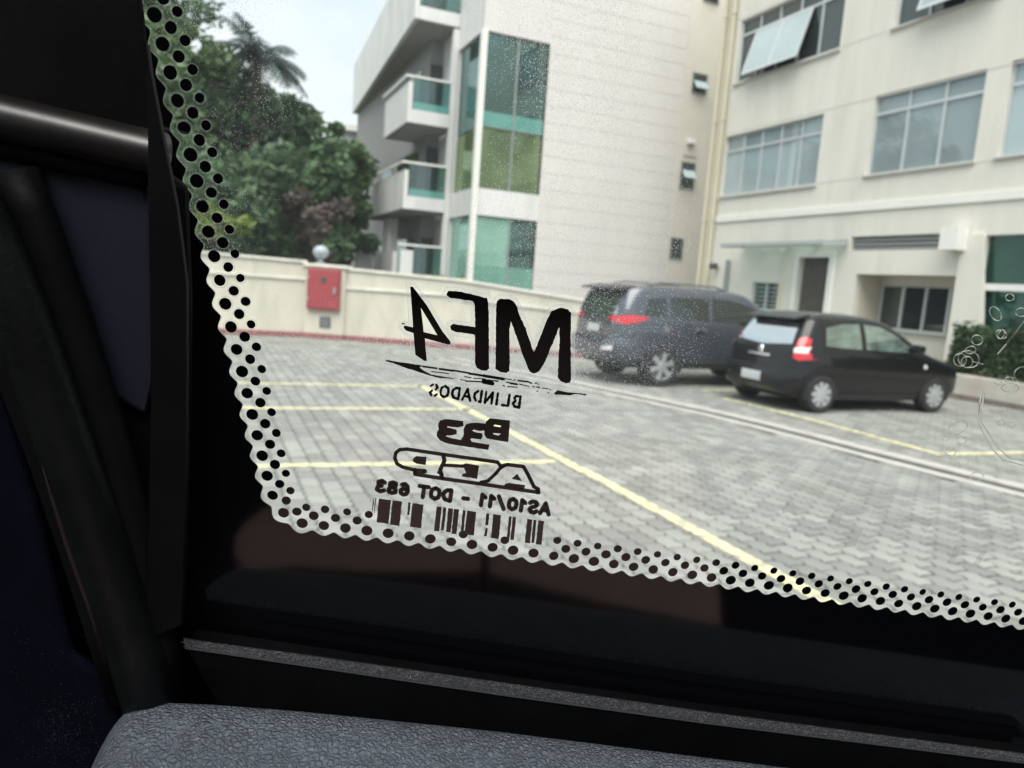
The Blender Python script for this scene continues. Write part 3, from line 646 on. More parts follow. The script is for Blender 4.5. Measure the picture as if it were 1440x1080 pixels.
MB().box((XO+.2, 13.702, -.1), (XO+.95, 13.75, 2.49)).build('porch_side', M['beige'], of); MB().box((XO+.2, 10.99, -.1), (XO+.95, 11.038, 2.49)).build('porch_side', M['beige'], of)
pw = MB().box((XO+.90, 11.72, 1.22), (XO+.948, 13.62, 2.24)).build('porch_window', M['darkpane'], of)
for y in (11.72, 12.33, 12.96, 13.58): MB().box((XO+.86, y, 1.22), (XO+.898, y+.07, 2.24)).build('mullion', M['alu'], pw)
MB().box((XO+.82, 11.68, 1.14), (XO+.949, 13.68, 1.218)).build('sill', M['alu'], pw)
MB().box((XO-.40, 10.86, 3.02), (XO-.051, 11.26, 3.50)).build('beam_end', M['trim'], of)
MB().prism([(XO-.08, 10.52, 3.36), (XO-.08, 10.98, 3.36), (XO-.08, 10.98, 0), (XO-.08, 10.14, 0), (XO-.08, 10.26, 1.6)], (.079, 0, 0)).build('slanted_pier', M['office'], of)
bw = MB().box((XO+.12, 4.0, .5), (XO+.16, 10.49, 3.33)).build('shop_window', M['darkgreen'], of)
MB().box((XO+.02, 4.0, 2.20), (XO+.118, 10.49, 2.34)).build('transom', M['trim'], bw)
for y in (6.0, 8.2): MB().box((XO+.05, y, .5), (XO+.117, y+.06, 3.33)).build('mullion', M['alu'], bw)
cn = empty('glass_canopy', (XO, 16.1, 3.2), 'thin glazed steel canopy over the brown shuttered door', 'canopy')
MB().hexa([(14.1, 14.05, 3.22), (14.1, 17.9, 3.22), (XO-.052, 17.9, 3.34), (XO-.052, 14.05, 3.34), (14.1, 14.05, 3.235), (14.1, 17.9, 3.235), (XO-.052, 17.9, 3.355), (XO-.052, 14.05, 3.355)]).build('canopy_pane', M['canopyglass'], cn)
MB().box((14.04, 14.0, 3.17), (14.10, 17.95, 3.26)).build('front_rail', M['steel'], cn)
for y in (14.05, 15.0, 16.0, 17.0, 17.88): MB().hexa([(14.1, y, 3.14), (14.1, y+.05, 3.14), (XO-.052, y+.05, 3.20), (XO-.052, y, 3.20), (14.1, y, 3.215), (14.1, y+.05, 3.215), (XO-.052, y+.05, 3.33), (XO-.052, y, 3.33)]).build('bracket', M['steel'], cn)
MB().box((14.5, 15.9, 3.05), (14.62, 16.7, 3.135)).build('light_fitting', M['trim'], cn)
# drain pipes, wall lamp, vertical conduit, wall fittings
for k, (x, y, z0) in enumerate(((14.96, 19.62, .2), (14.96, 20.05, .2))):
    dp = empty('drain_pipe', (x, y, 0), ['cream drain pipe nearer the office windows on the beige corner', 'cream drain pipe on the beige corner edge beside the small bathroom windows'][k], 'pipe', 'drain pipes on the corner')
    MB().tube([(x, y, z0), (x, y, 14.9)], .065, 12).build('pipe_run', M['pipe'], dp, smooth='auto')
    for zz in (1.5, 4.1, 7.2, 10.4): MB().tube([(x, y, zz), (x, y, zz+.09)], .082, 12).build('collar', M['pipe'], dp, smooth='auto')
    MB().tube([(x, y, .2), (x-.05, y, .1), (x-.2, y, .06)], .065, 12).build('shoe', M['pipe'], dp, smooth='auto')
fl = empty('flood_lamp', (14.95, 19.1, 2.62), 'small dark flood lamp on the cream wall beside the corner', 'lamp')
MB().box((14.72, 19.02, 2.55), (14.90, 19.24, 2.74)).build('lamp_housing', M['darkhole'], fl, bevel=.02); MB().box((14.9, 19.09, 2.6), (14.999, 19.15, 2.66)).build('lamp_arm', M['aludark'], fl)
cdp = empty('conduit', (14.97, 18.6, 1.2), 'grey vertical conduit on the cream wall between corner and little window', 'pipe')
MB().box((14.90, 18.52, .3), (14.998, 18.66, 2.85)).build('conduit_cover', M['aludark'], cdp); MB().box((14.86, 18.62, .3), (14.899, 19.15, 1.75)).build('meter_box', M['louvre'], cdp)

# hedge in its planter
pl = MB().prism([(13.85, -2, -.02), (13.85, 10.0, -.02), (14.1, 10.35, -.02), (XO-.09, 10.35, -.02), (XO-.09, -2, -.02)], (0, 0, .50)).build('planter_kerb', M['kerb'], kind='structure', bevel=.02)
MB().prism([(13.70, -2, -.02), (13.70, 10.1, -.02), (14.0, 10.5, -.02), (14.09, 10.36, -.02), (13.848, 10.0, -.02), (13.848, -2, -.02)], (0, 0, .12)).build('kerb_foot', M['gutter'], pl)
def leaves(mb, pts, size, rnd):
    for p in pts:
        s = size*rnd.uniform(.6, 1.25)
        a = Vector((rnd.gauss(0, 1), rnd.gauss(0, 1), rnd.gauss(0, .7))).normalized(); b = a.cross(Vector((rnd.gauss(0, 1), rnd.gauss(0, 1), rnd.gauss(0, 1)))).normalized()
        p = Vector(p); mb.face([p-a*s, p+b*s*.45, p+a*s, p-b*s*.45])
rnd = random.Random(5)
hd = empty('hedge', (14.4, 8, .5), 'clipped dark green hedge in the planter beside the black hatchback', 'hedge')
pts = []
for k in range(17000):
    y = rnd.uniform(3.0, 10.2); bz = 1.38+.10*math.sin(y*3.1)+.06*math.sin(y*7.7); u = rnd.random()
    if u < .45: p = (13.98+abs(rnd.gauss(0, .08)), y, rnd.uniform(.5, bz))
    elif u < .7: p = (rnd.uniform(13.95, 14.85), y, bz-abs(rnd.gauss(0, .09)))
    elif u < .85: p = (rnd.uniform(13.95, 14.85), 10.15-abs(rnd.gauss(0, .10)), rnd.uniform(.5, bz))
    else: p = (rnd.uniform(14.0, 14.8), y, rnd.uniform(.5, bz))
    p = (p[0]+.07*math.sin(y*5+p[2]*6), p[1], p[2]+rnd.gauss(0, .03)); pts.append(p)
mb = MB(); leaves(mb, pts, .055, rnd); mb.build('foliage', M['leafhedge'], hd)
mb = MB()
for k in range(16): mb.tube([(14.4+rnd.uniform(-.2, .2), 3.3+k*.43, .45), (14.4+rnd.uniform(-.3, .3), 3.3+k*.43+rnd.uniform(-.2, .2), 1.2)], .02, 5)
mb.build('stems', M['bark'], hd)

# ================================================================== trees
def at_y(px, py, Y):
    d = FW + RT*((px-720)/FPX) - UP*((py-540)/FPX); return CAM + d*(Y/d.y)
def tree(name, label, px, py, Y, rx, rz, m, n, leaf=.20, trunk=.22, lean=0, group='trees behind the boundary wall', cat='tree', clumps=34):
    rnd = random.Random(int(px*7+py)); c = at_y(px, py, Y)
    t = empty(name, (c.x, c.y, 0), label, cat, group)
    mb = MB(); base = Vector((c.x+lean, c.y, -.05)); fork = Vector((c.x, c.y, max(.6, c.z-rz*.55)))
    mb.tube([base, base.lerp(fork, .5)+Vector((rnd.uniform(-.15, .15), 0, 0)), fork], [trunk, trunk*.8, trunk*.6], 8)
    cl = []
    for k in range(clumps):
        th = rnd.uniform(0, 2*math.pi); u = rnd.uniform(-.9, 1); r = (rnd.random()**.4)
        q = Vector((math.cos(th)*math.sqrt(max(0, 1-u*u))*rx*r, math.sin(th)*math.sqrt(max(0, 1-u*u))*rx*r, u*rz*r*rnd.uniform(.75, 1.05))); cl.append((c+q, rx*rnd.uniform(.20, .36)))
    for q, r in cl[:14]: mb.tube([fork, fork.lerp(q, .5)+Vector((0, 0, .15*r)), q], [trunk*.42, trunk*.25, .02], 5)
    mb.build('trunk', M['bark'], t)
    lb = MB(); pts = []
    for k in range(n):
        q, r = cl[k % clumps]; d = Vector((rnd.gauss(0, 1), rnd.gauss(0, 1), rnd.gauss(0, .8))).normalized()*r*(rnd.random()**.45)
        p = q+d
        if p.z > .3: pts.append(p)
    leaves(lb, pts, leaf, rnd); lb.build('crown', m, t)
tree('broadleaf_tree', 'tall dark tree rising at the very edge of the dotted border', 190, 118, 27, 2.75, 4.6, M['leafmid'], 9000)
tree('broadleaf_tree', 'dense dark green tree directly below the palm', 338, 258, 30, 4.1, 4.0, M['leafdark'], 17000, leaf=.24, clumps=48)
tree('broadleaf_tree', 'mid green tree between the dotted border and the palm trunk', 258, 150, 32, 1.45, 3.0, M['leafmid'], 9000, leaf=.2, clumps=34)
tree('broadleaf_tree', 'dark tree with a low rounded top between palm and balconies', 420, 262, 31, 2.6, 3.2, M['leafdark'], 10000)
tree('broadleaf_tree', 'dark bushy tree behind the wall left of the red cabinet', 300, 300, 24, 3.0, 2.4, M['leafdark'], 9000, clumps=26)
tree('broadleaf_tree', 'mid green tree close against the white balcony parapet', 474, 272, 30, 1.35, 2.6, M['leafmid'], 6000, clumps=26)
tree('broadleaf_tree', 'dark tree filling the gap behind the globe lamp', 405, 322, 27, 2.3, 2.2, M['leafdark'], 9000, clumps=26)
tree('broadleaf_tree', 'dark low tree under the white balcony parapets', 492, 318, 30, 1.25, 1.5, M['leafdark'], 5000, clumps=20)
tree('broadleaf_tree', 'bright lime green tree top touching the balconies', 497, 232, 36, 1.05, .9, M['leaflime'], 2400, clumps=16)
tree('reddish_shrub', 'sparse reddish brown shrub above the globe lamp', 446, 318, 22, 1.0, 1.35, M['leafred'], 1500, leaf=.11, trunk=.06, clumps=16, cat='shrub')
tree('green_shrub', 'bright green shrub peeping over the wall beside the dotted border', 300, 318, 20.5, .8, .5, M['leaflime'], 1300, leaf=.11, trunk=.05, clumps=12, cat='shrub')
tree('green_shrub', 'small lime green plant at the foot of the white corner post', 622, 398, 21, .62, .26, M['leaflime'], 1200, leaf=.09, trunk=.04, clumps=12, cat='shrub', group='shrubs')
for i, (px, py, Y, rx, rz) in enumerate(((150, 200, 36, 7, 7),)):
    tree('broadleaf_tree', 'large tree standing farther back, glimpsed through the dotted border', px, py, Y, rx, rz, M['leafdark'], 7000, leaf=.3)
wb = empty('white_building', tuple(Vector((*at_y(520, 300, 46).xy, 0))), 'white flat roofed building seen between trees and balconies', 'building')
q0, q1 = at_y(484, 184, 46), at_y(600, 190, 46)
MB().box((q0.x, 46, 0), (q1.x, 54, q0.z)).build('wall', M['white'], wb)
MB().box((q0.x-.4, 45.6, q0.z+.002), (q1.x, 54.4, q0.z+.35)).build('roof', M['trim'], wb)
for k in range(3): MB().box((q0.x+.5+k*1.3, 45.95, q0.z-2.6), (q0.x+1.2+k*1.3, 45.998, q0.z-1.2)).build('window', M['darkpane'], wb)
# palm
pc = at_y(362, 86, 27.5); pt = empty('palm_tree', (pc.x, pc.y, 0), 'tall feathery palm standing above the dark trees', 'tree')
MB().tube([(pc.x-.2, pc.y, 0), (pc.x-.08, pc.y, pc.z*.5), (pc.x, pc.y, pc.z)], [.24, .18, .14], 10).build('trunk', M['bark'], pt, smooth='auto')
rnd = random.Random(11)
for k in range(21):
    th = 2*math.pi*k/21+rnd.uniform(-.12, .12); el = rnd.choice((1.2, .95, .7, .4, .1)); Ln = rnd.uniform(1.7, 2.1)
    fb = MB(); P = []; d = Vector((math.cos(th)*math.cos(el), math.sin(th)*math.cos(el), math.sin(el))); p = Vector(pc)
    for q in range(15):
        P.append(p.copy()); p = p + d*(Ln/14); d = (d + Vector((0, 0, -.10))).normalized()
    fb.tube(P, [.035*(1-q/16) for q in range(15)], 4)
    for q in range(2, 15):
        t = (P[q]-P[q-1]).normalized(); side = t.cross(Vector((0, 0, 1))).normalized()
        for sg in (-1, 1):
            for jj in (0, .5):
                b = P[q-1].lerp(P[q], jj); ll = .50*math.sin(math.pi*min(.97, (q+1)/16))+.1
                tip = b + side*sg*ll*.72 + t*ll*.45 + Vector((0, 0, -ll*rnd.uniform(.25, .65)))
                fb.face([b-t*.035, b+t*.035, tip+t*.012, tip-t*.012])
    fb.build('frond', M['palm'], pt)

# ================================================================== cars
class Car:
    def __init__(s, root, x0, yc, levels, nexp=9.0):
        s.root, s.x0, s.yc, s.lv, s.n = root, x0, yc, levels, nexp
    def at(s, z):
        lv = s.lv
        if z <= lv[0][0]: return lv[0][1:]
        for a, b in zip(lv, lv[1:]):
            if a[0] <= z <= b[0]:
                t = (z-a[0])/(b[0]-a[0]); return tuple(a[i]+(b[i]-a[i])*t for i in (1, 2, 3))
        return lv[-1][1:]
    def side_y(s, x, z):
        xr, xf, w = s.at(z); xc, a = (xr+xf)/2, (xf-xr)/2; u = min(.999, abs(x-xc)/a); return w*(1-u**s.n)**(1/s.n)
    def rear_x(s, y, z):
        xr, xf, w = s.at(z); xc, a = (xr+xf)/2, (xf-xr)/2; u = min(.999, abs(y)/w); return xc-a*(1-u**s.n)**(1/s.n)
    def body(s, m):
        rows = []; N = 72
        zs = []
        for a, b in zip(s.lv, s.lv[1:]):
            k = max(1, int(round((b[0]-a[0])/.03))); zs += [a[0]+(b[0]-a[0])*q/k for q in range(k)]
        zs.append(s.lv[-1][0])
        # smooth the level table a little so the panels roll instead of breaking
        tab = [s.at(z) for z in zs]
        for _ in range(2): tab = [tab[0]]+[tuple((tab[q-1][i]+2*tab[q][i]+tab[q+1][i])/4 for i in range(3)) for q in range(1, len(tab)-1)]+[tab[-1]]
        s.lv = [(z, *t) for z, t in zip(zs, tab)]
        for z in zs:
            xr, xf, w = s.at(z); xc, a = (xr+xf)/2, (xf-xr)/2; row = []
            for q in range(N+1):
                th = 2*math.pi*q/N; c, si = math.cos(th), math.sin(th)
                row.append((s.x0+xc+a*math.copysign(abs(c)**(2/s.n), c), s.yc+w*math.copysign(abs(si)**(2/s.n), si), z))
            rows.append(row)
        mb = MB().grid(rows)
        mb.face(rows[-1][:-1]); mb.face(rows[0][:-1][::-1])
        return mb.build('body', m, s.root, smooth='auto')
    def side(s, name, m, bot, top, off=.006, sg=-1, parent=None, nx=14, nz=5, label=None):
        # bot/top: polylines of (x, z) with x rising; patch lies on the flank
        def interp(pl, t):
            k = t*(len(pl)-1); i = min(int(k), len(pl)-2); f = k-i; return tuple(pl[i][j]+(pl[i+1][j]-pl[i][j])*f for j in (0, 1))
        P = []
        for r in range(nz+1):
            row = []
            for c in range(nx+1):
                b, t = interp(bot, c/nx), interp(top, c/nx); x = b[0]+(t[0]-b[0])*r/nz; z = b[1]+(t[1]-b[1])*r/nz
                row.append((s.x0+x, s.yc+sg*(s.side_y(x, z)+off), z))
            P.append(row)
        return MB().grid(P).build(name, m, parent or s.root, smooth=True, label=label)
    def rear(s, name, m, bot, top, off=.006, parent=None, ny=14, nz=5, label=None, th=0):
        def interp(pl, t):
            k = t*(len(pl)-1); i = min(int(k), len(pl)-2); f = k-i; return tuple(pl[i][j]+(pl[i+1][j]-pl[i][j])*f for j in (0, 1))
        P = []
        for r in range(nz+1):
            row = []
            for c in range(ny+1):
                b, t = interp(bot, c/ny), interp(top, c/ny); y = b[0]+(t[0]-b[0])*r/nz; z = b[1]+(t[1]-b[1])*r/nz
                row.append((s.x0+s.rear_x(y, z)-off, s.yc+y, z))
            P.append(row)
        if th:
            P = [[(x+th, y, z) for x, y, z in P[0]]]+P+[[(x+th, y, z) for x, y, z in P[-1]]]
        return MB().grid(P).build(name, m, parent or s.root, smooth='auto', label=label)
    def wheel(s, x, sg, r, wd, rimmat, spokes):
        y = s.yc+sg*(s.side_y(x, r+.15)+.012); ax = (0, sg, 0)
        wh = MB().lathe((s.x0+x, y, r), ax, [(r*.66, .0), (r*.80, .012), (r*.93, .004), (r, -.03), (r, -wd+.03), (r*.93, -wd), (r*.5, -wd)], 40).build('wheel', M['tyre'], s.root, smooth='auto')
        MB().lathe((s.x0+x, y, r), ax, [(r*.665, .004), (r*.62, -.006), (r*.60, -.05), (r*.1, -.06)], 40).build('rim', M['rimdark'], wh, smooth='auto')
        for k in range(spokes):
            an = 2*math.pi*k/spokes+.3; d = Vector((math.cos(an), 0, math.sin(an))); e = Vector((-math.sin(an), 0, math.cos(an))); c = Vector((s.x0+x, y, r)); o = Vector((0, sg, 0))
            MB().hexa([c+d*r*.12-e*r*.10-o*.03, c+d*r*.64-e*r*.13-o*.03, c+d*r*.64+e*r*.13-o*.03, c+d*r*.12+e*r*.10-o*.03, c+d*r*.12-e*r*.10+o*.004, c+d*r*.64-e*r*.13-o*.002, c+d*r*.64+e*r*.13-o*.002, c+d*r*.12+e*r*.10+o*.004]).build('spoke', rimmat, wh)
        MB().lathe((s.x0+x, y, r), ax, [(0, .010), (r*.16, .008), (r*.18, -.02)], 20).build('hub_cap', rimmat, wh, smooth='auto')
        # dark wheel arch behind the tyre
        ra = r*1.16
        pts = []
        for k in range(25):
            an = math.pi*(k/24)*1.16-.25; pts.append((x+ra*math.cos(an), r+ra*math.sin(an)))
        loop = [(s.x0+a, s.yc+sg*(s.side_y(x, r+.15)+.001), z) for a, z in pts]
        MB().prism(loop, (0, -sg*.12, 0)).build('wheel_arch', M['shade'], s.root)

# --- black hatchback
hb = empty('hatchback_car', (9.95, 9.10, 0), 'small black hatchback with red and white tail lights parked in front', 'car', 'parked cars')
C1 = Car(hb, 8.05, 9.10, [(.19, .20, 3.60, .74), (.26, .07, 3.73, .80), (.38, .0, 3.78, .835), (.55, .0, 3.78, .845), (.62, .04, 3.77, .845), (.72, .06, 3.73, .842), (.80, .07, 3.60, .838), (.88, .08, 3.28, .832), (.95, .10, 2.98, .82),
                          (1.0, .12, 2.86, .805), (1.1, .17, 2.68, .78), (1.2, .23, 2.50, .75), (1.3, .29, 2.32, .715), (1.40, .36, 2.10, .67), (1.46, .43, 1.93, .63), (1.50, .58, 1.72, .55), (1.525, .85, 1.42, .34)])
C1.body(M['blackpaint'])
C1.rear('rear_window', M['rearglass'], [(-.60, 1.03), (0, .98), (.60, 1.03)], [(-.52, 1.34), (0, 1.37), (.52, 1.34)])
C1.rear('rear_bumper', M['blackpaint'], [(-.80, .30), (0, .27), (.80, .30)], [(-.82, .64), (0, .66), (.82, .64)], off=.05, th=.12, nz=6)
C1.rear('number_plate', M['plate'], [(-.22, .41), (.22, .41)], [(-.22, .55), (.22, .55)], off=.062, th=.02)
C1.rear('boot_trim', M['chrome'], [(-.25, .80), (.25, .80)], [(-.25, .835), (.25, .835)], off=.02, th=.02)
MB().lathe((8.05+C1.rear_x(0, .90)-.012, 9.10, .90), (-1, 0, 0), [(0, .006), (.05, .006), (.06, -.01)], 20).build('badge', M['chrome'], hb)
MB().hexa([(8.24, 8.55, 1.40), (8.52, 8.55, 1.43), (8.52, 9.65, 1.43), (8.24, 9.65, 1.40), (8.26, 8.56, 1.425), (8.52, 8.56, 1.49), (8.52, 9.64, 1.49), (8.26, 9.64, 1.425)]).build('spoiler', M['blackpaint'], hb, bevel=.012)
for sg in (-1, 1):
    a = (lambda v: v) if sg > 0 else (lambda v: [(-y, z) for y, z in v][::-1])
    tl = C1.rear('tail_light', M['redlens'], a([(.69, .83), (.76, .79), (.828, .82)]), a([(.66, 1.11), (.71, 1.155), (.755, 1.12)]), off=.012, th=.02)
    C1.rear('reversing_lens', M['clearlens'], a([(.685, .905), (.80, .905)]), a([(.675, .975), (.79, 1.0)]), off=.020, parent=tl, th=.015)
    C1.side('rear_door_window', M['hatchglass'], [(.62, 1.03), (1.0, 1.01), (1.36, 1.0)], [(.66, 1.30), (1.0, 1.37), (1.36, 1.385)], sg=sg)
    C1.side('front_door_window', M['hatchglass'], [(1.46, 1.0), (2.0, .985), (2.62, .97)], [(1.46, 1.385), (1.8, 1.36), (2.08, 1.26)], sg=sg)
    for x in (.58, 1.41, 2.42): C1.side('door_seam', M['shade'], [(x, .36), (x+.008, .36)], [(x, .98), (x+.008, .98)], sg=sg, off=.002, nx=1)
    C1.side('sill_trim', M['blackplastic'], [(.85, .22), (2.95, .22)], [(.85, .30), (2.95, .30)], sg=sg, off=.012)
    for x in (1.22, 2.20): MB().box((8.05+x-.10, 9.10+sg*(C1.side_y(x, .88)+.004), .865), (8.05+x+.10, 9.10+sg*(C1.side_y(x, .88)+.035), .90)).build('door_handle', M['blackpaint'], hb, bevel=.008)
    MB().lathe((8.05+2.78, 9.10+sg*(C1.side_y(2.78, .76)+.006), .76), (0, sg, 0), [(0, .004), (.035, .004), (.04, -.01)], 12).build('side_repeater', M['clearlens'], hb)
    MB().box((8.05+2.36, 9.10+sg*.80, .99), (8.05+2.55, 9.10+sg*1.0, 1.12)).build('wing_mirror', M['blackpaint'], hb, bevel=.04)
    for x in (.60, 3.08): C1.wheel(x, sg, .295, .19, M['rim'], 9)
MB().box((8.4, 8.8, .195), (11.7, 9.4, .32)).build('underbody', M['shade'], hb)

# --- dark grey sport utility car
sv = empty('suv_car', (8.8, 11.65, 0), 'large dark grey SUV with a wide red tail light parked beyond the hatchback', 'car', 'parked cars')
C2 = Car(sv, 6.45, 11.66, [(.34, .30, 4.55, .82), (.42, .08, 4.72, .88), (.52, .0, 4.8, .92), (.72, .0, 4.8, .93), (.80, .05, 4.78, .93), (.95, .06, 4.72, .928), (1.05, .07, 4.6, .922), (1.12, .08, 4.15, .915), (1.18, .10, 3.85, .905),
                           (1.3, .12, 3.62, .885), (1.45, .17, 3.36, .85), (1.6, .23, 3.10, .81), (1.7, .30, 2.92, .775), (1.76, .38, 2.75, .73), (1.795, .75, 2.45, .50)], 9.0)
C2.body(M['suvpaint'])
C2.rear('rear_window', M['rearglass'], [(-.68, 1.24), (0, 1.22), (.68, 1.24)], [(-.58, 1.60), (0, 1.62), (.58, 1.60)])
C2.rear('rear_bumper', M['suvpaint'], [(-.88, .42), (0, .40), (.88, .42)], [(-.9, .80), (0, .82), (.9, .80)], off=.06, th=.14, nz=6)
C2.rear('bumper_foot', M['blackplastic'], [(-.84, .31), (0, .31), (.84, .31)], [(-.86, .43), (0, .43), (.86, .43)], off=.05, th=.12)
C2.rear('number_plate', M['plate'], [(-.22, .90), (.22, .90)], [(-.22, 1.03), (.22, 1.03)], off=.012, th=.015)
C2.rear('boot_trim', M['chrome'], [(-.55, 1.10), (.55, 1.10)], [(-.55, 1.15), (.55, 1.15)], off=.02, th=.02)
MB().hexa([(6.52, 10.98, 1.66), (6.92, 10.98, 1.69), (6.92, 12.34, 1.69), (6.52, 12.34, 1.66), (6.55, 11.0, 1.70), (6.92, 11.0, 1.765), (6.92, 12.32, 1.765), (6.55, 12.32, 1.70)]).build('spoiler', M['blackplastic'], sv, bevel=.015)
for sg in (-1, 1):
    a = (lambda v: v) if sg > 0 else (lambda v: [(-y, z) for y, z in v][::-1])
    tl = C2.rear('tail_light', M['redlens'], a([(.45, 1.14), (.65, 1.11), (.86, 1.08)]), a([(.45, 1.19), (.65, 1.21), (.84, 1.23)]), off=.014, th=.02)
    C2.side('side_lens', M['redlens'], [(.16, 1.07), (.40, 1.12), (.62, 1.19)], [(.22, 1.24), (.42, 1.24), (.63, 1.22)], sg=sg, parent=tl, nx=8, off=.010)
    C2.rear('reflector', M['clearlens'], a([(.55, .60), (.80, .62)]), a([(.55, .66), (.80, .70)]), off=.072, th=.02)
    C2.side('quarter_window', M['carglass'], [(.55, 1.26), (1.02, 1.24)], [(.66, 1.55), (1.02, 1.58)], sg=sg)
    C2.side('rear_door_window', M['carglass'], [(1.10, 1.23), (1.92, 1.20)], [(1.10, 1.59), (1.92, 1.61)], sg=sg)
    C2.side('front_door_window', M['carglass'], [(2.0, 1.20), (2.7, 1.18), (3.45, 1.17)], [(2.0, 1.62), (2.5, 1.60), (2.92, 1.50)], sg=sg)
    for x in (1.06, 1.96, 3.0): C2.side('door_seam', M['shade'], [(x, .45), (x+.01, .45)], [(x, 1.14), (x+.01, 1.14)], sg=sg, off=.002, nx=1)
    C2.side('sill_trim', M['blackplastic'], [(1.35, .33), (3.4, .33)], [(1.35, .43), (3.4, .43)], sg=sg, off=.03)
    for x in (1.72, 2.72): MB().box((6.45+x-.11, 11.66+sg*(C2.side_y(x, 1.04)+.004), 1.02), (6.45+x+.11, 11.66+sg*(C2.side_y(x, 1.04)+.04), 1.06)).build('door_handle', M['chrome'], sv, bevel=.008)
    MB().tube([(6.45+.75, 11.66+sg*.60, 1.79), (6.45+1.0, 11.66+sg*.61, 1.835), (6.45+2.2, 11.66+sg*.61, 1.835), (6.45+2.5, 11.66+sg*.62, 1.74)], .02, 8).build('roof_rail', M['rimdark'], sv, smooth='auto')
    MB().box((6.45+2.95, 11.66+sg*.86, 1.17), (6.45+3.15, 11.66+sg*1.10, 1.34)).build('wing_mirror', M['suvpaint'], sv, bevel=.05)
    for x in (.98, 3.73): C2.wheel(x, sg, .375, .25, M['rim'], 6)
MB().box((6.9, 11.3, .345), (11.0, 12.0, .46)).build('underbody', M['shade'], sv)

# ================================================================== the car the photograph is taken from
B_, C_, D0 = -.0533, -.33, .2
NN = RT*B_ - UP*C_ + FW; DIST = D0/NN.length; NN.normalize()
EH = NN.cross(Vector((0, 0, 1))).normalized(); EV = EH.cross(NN)
O_ = CAM + NN*DIST
def G(px, py, off=0):                       # point on (or parallel to) the window glass
    d = FW + RT*((px-720)/FPX) - UP*((py-540)/FPX); return CAM + d*((DIST+off)/d.dot(NN))
def lc(px, py):
    q = G(px, py)-O_; return Vector((q.dot(EH), q.dot(EV)))
def W(h, v, off=0): return O_ + EH*h + EV*v + NN*off
car = empty('car', (0, 0, 0), 'dark car door seen from inside, with dotted black window border and grey leather ledge', 'car')
pane = MB().hexa([W(-.13, -.21, 0), W(.62, -.21, 0), W(.62, -.21, .0), W(-.13, -.21, 0)] and [W(-.13, -.21, .0), W(.62, -.21, .0), W(.62, -.21, .02), W(-.13, -.21, .02), W(-.13, .30, .0), W(.62, .30, .0), W(.62, .30, .02), W(-.13, .30, .02)])
pane.m = [0, 0, 0, 0, 1, 0]
window = pane.build('window_pane', [M['pane_in'], M['pane_out']], car)
# which side is dusty: the outer one
for p in window.data.polygons:
    p.material_index = 1 if (Vector(p.center)-W(0, 0, .02)).dot(NN) > -.002 and abs(Vector(p.normal).dot(NN)) > .9 else 0
# --- frit: path of the row of large dots, in millimetres on the glass
raw = [lc(197, -80), lc(212, 0), lc(225, 46), lc(237, 89.2), lc(258.2, 172.5), lc(285, 287.5), lc(317.5, 426.8), lc(341.1, 522), lc(362, 610.3), lc(383.3, 697), lc(397.8, 721.1), lc(419.4, 735.2), lc(451, 737.5),
       lc(510, 744.4), lc(567.8, 751.6), lc(625.1, 759.6), lc(682.2, 767.1), lc(737.8, 775.1), lc(929.3, 801.3), lc(1035.6, 816), lc(1165.8, 833.8), lc(1292.9, 852), lc(1416.9, 869.3), lc(1560, 889.5)]
fine = []
for a, b in zip(raw, raw[1:]):
    k = max(1, int((b-a).length/.0005)); fine += [a.lerp(b, q/k) for q in range(k)]
for _ in range(30): fine = [fine[0]]+[(fine[q-1]+2*fine[q]+fine[q+1])/4 for q in range(1, len(fine)-1)]+[fine[-1]]
cum = [0.0]
for a, b in zip(fine, fine[1:]): cum.append(cum[-1]+(b-a).length)
def along(s):
    lo, hi = 0, len(cum)-1
    while hi-lo > 1:
        mid = (lo+hi)//2
        if cum[mid] <= s: lo = mid
        else: hi = mid
    f = (s-cum[lo])/max(1e-9, cum[hi]-cum[lo]); p = fine[lo].lerp(fine[hi], f)
    a, b = fine[max(0, lo-6)], fine[min(len(fine)-1, lo+7)]; t = (b-a).normalized()
    return p, t, Vector((-t.y, t.x))            # inward normal points into the clear glass
PITCHD = .00620; TOT = cum[-1]
# phase so that a dot falls on the measured one
sref = min(range(len(fine)), key=lambda q: (fine[q]-lc(317.5, 426.8)).length); s0 = cum[sref] % PITCHD
def disc(r):
    me = bpy.data.meshes.new('printed_dot'); nn = 20
    me.from_pydata([(r*math.cos(2*math.pi*k/nn), r*math.sin(2*math.pi*k/nn), 0) for k in range(nn)], [], [tuple(range(nn))]); me.materials.append(M['frit']); me.update(); return me
def ring(r0_, r1_):
    me = bpy.data.meshes.new('dot_halo'); nn = 20
    vs = [(r*math.cos(2*math.pi*k/nn), r*math.sin(2*math.pi*k/nn), 0) for r in (r0_, r1_) for k in range(nn)]
    me.from_pydata(vs, [], [(k, (k+1) % nn, nn+(k+1) % nn, nn+k) for k in range(nn)]); me.materials.append(M['film']); me.update(); return me
D = [disc(.00156), disc(.00137), disc(.00117)]; RG = [ring(.00172, .00200), ring(.00150, .00176), ring(.00128, .00150)]
rot = Matrix((( EH.x, EV.x, NN.x), (EH.y, EV.y, NN.y), (EH.z, EV.z, NN.z))).to_4x4()
rndd = random.Random(2)
dots = []
k = 0; s = s0
while s < TOT-.001:
    for row, (ds, dn) in enumerate(((0, 0), (PITCHD*.5, .0029), (0, .0053))):
        p, t, nrm = along(min(TOT-.0005, s+ds)); q = p+nrm*dn
        if any((q-z).length < .0030 for z, _ in dots): continue
        px_, py_ = project(W(q.x, q.y))
        if row and 528 < px_ < 768 and not (row == 1 and int(px_) % 2) : continue        # the sticker covers these
        dots.append((q, row))
    s += PITCHD
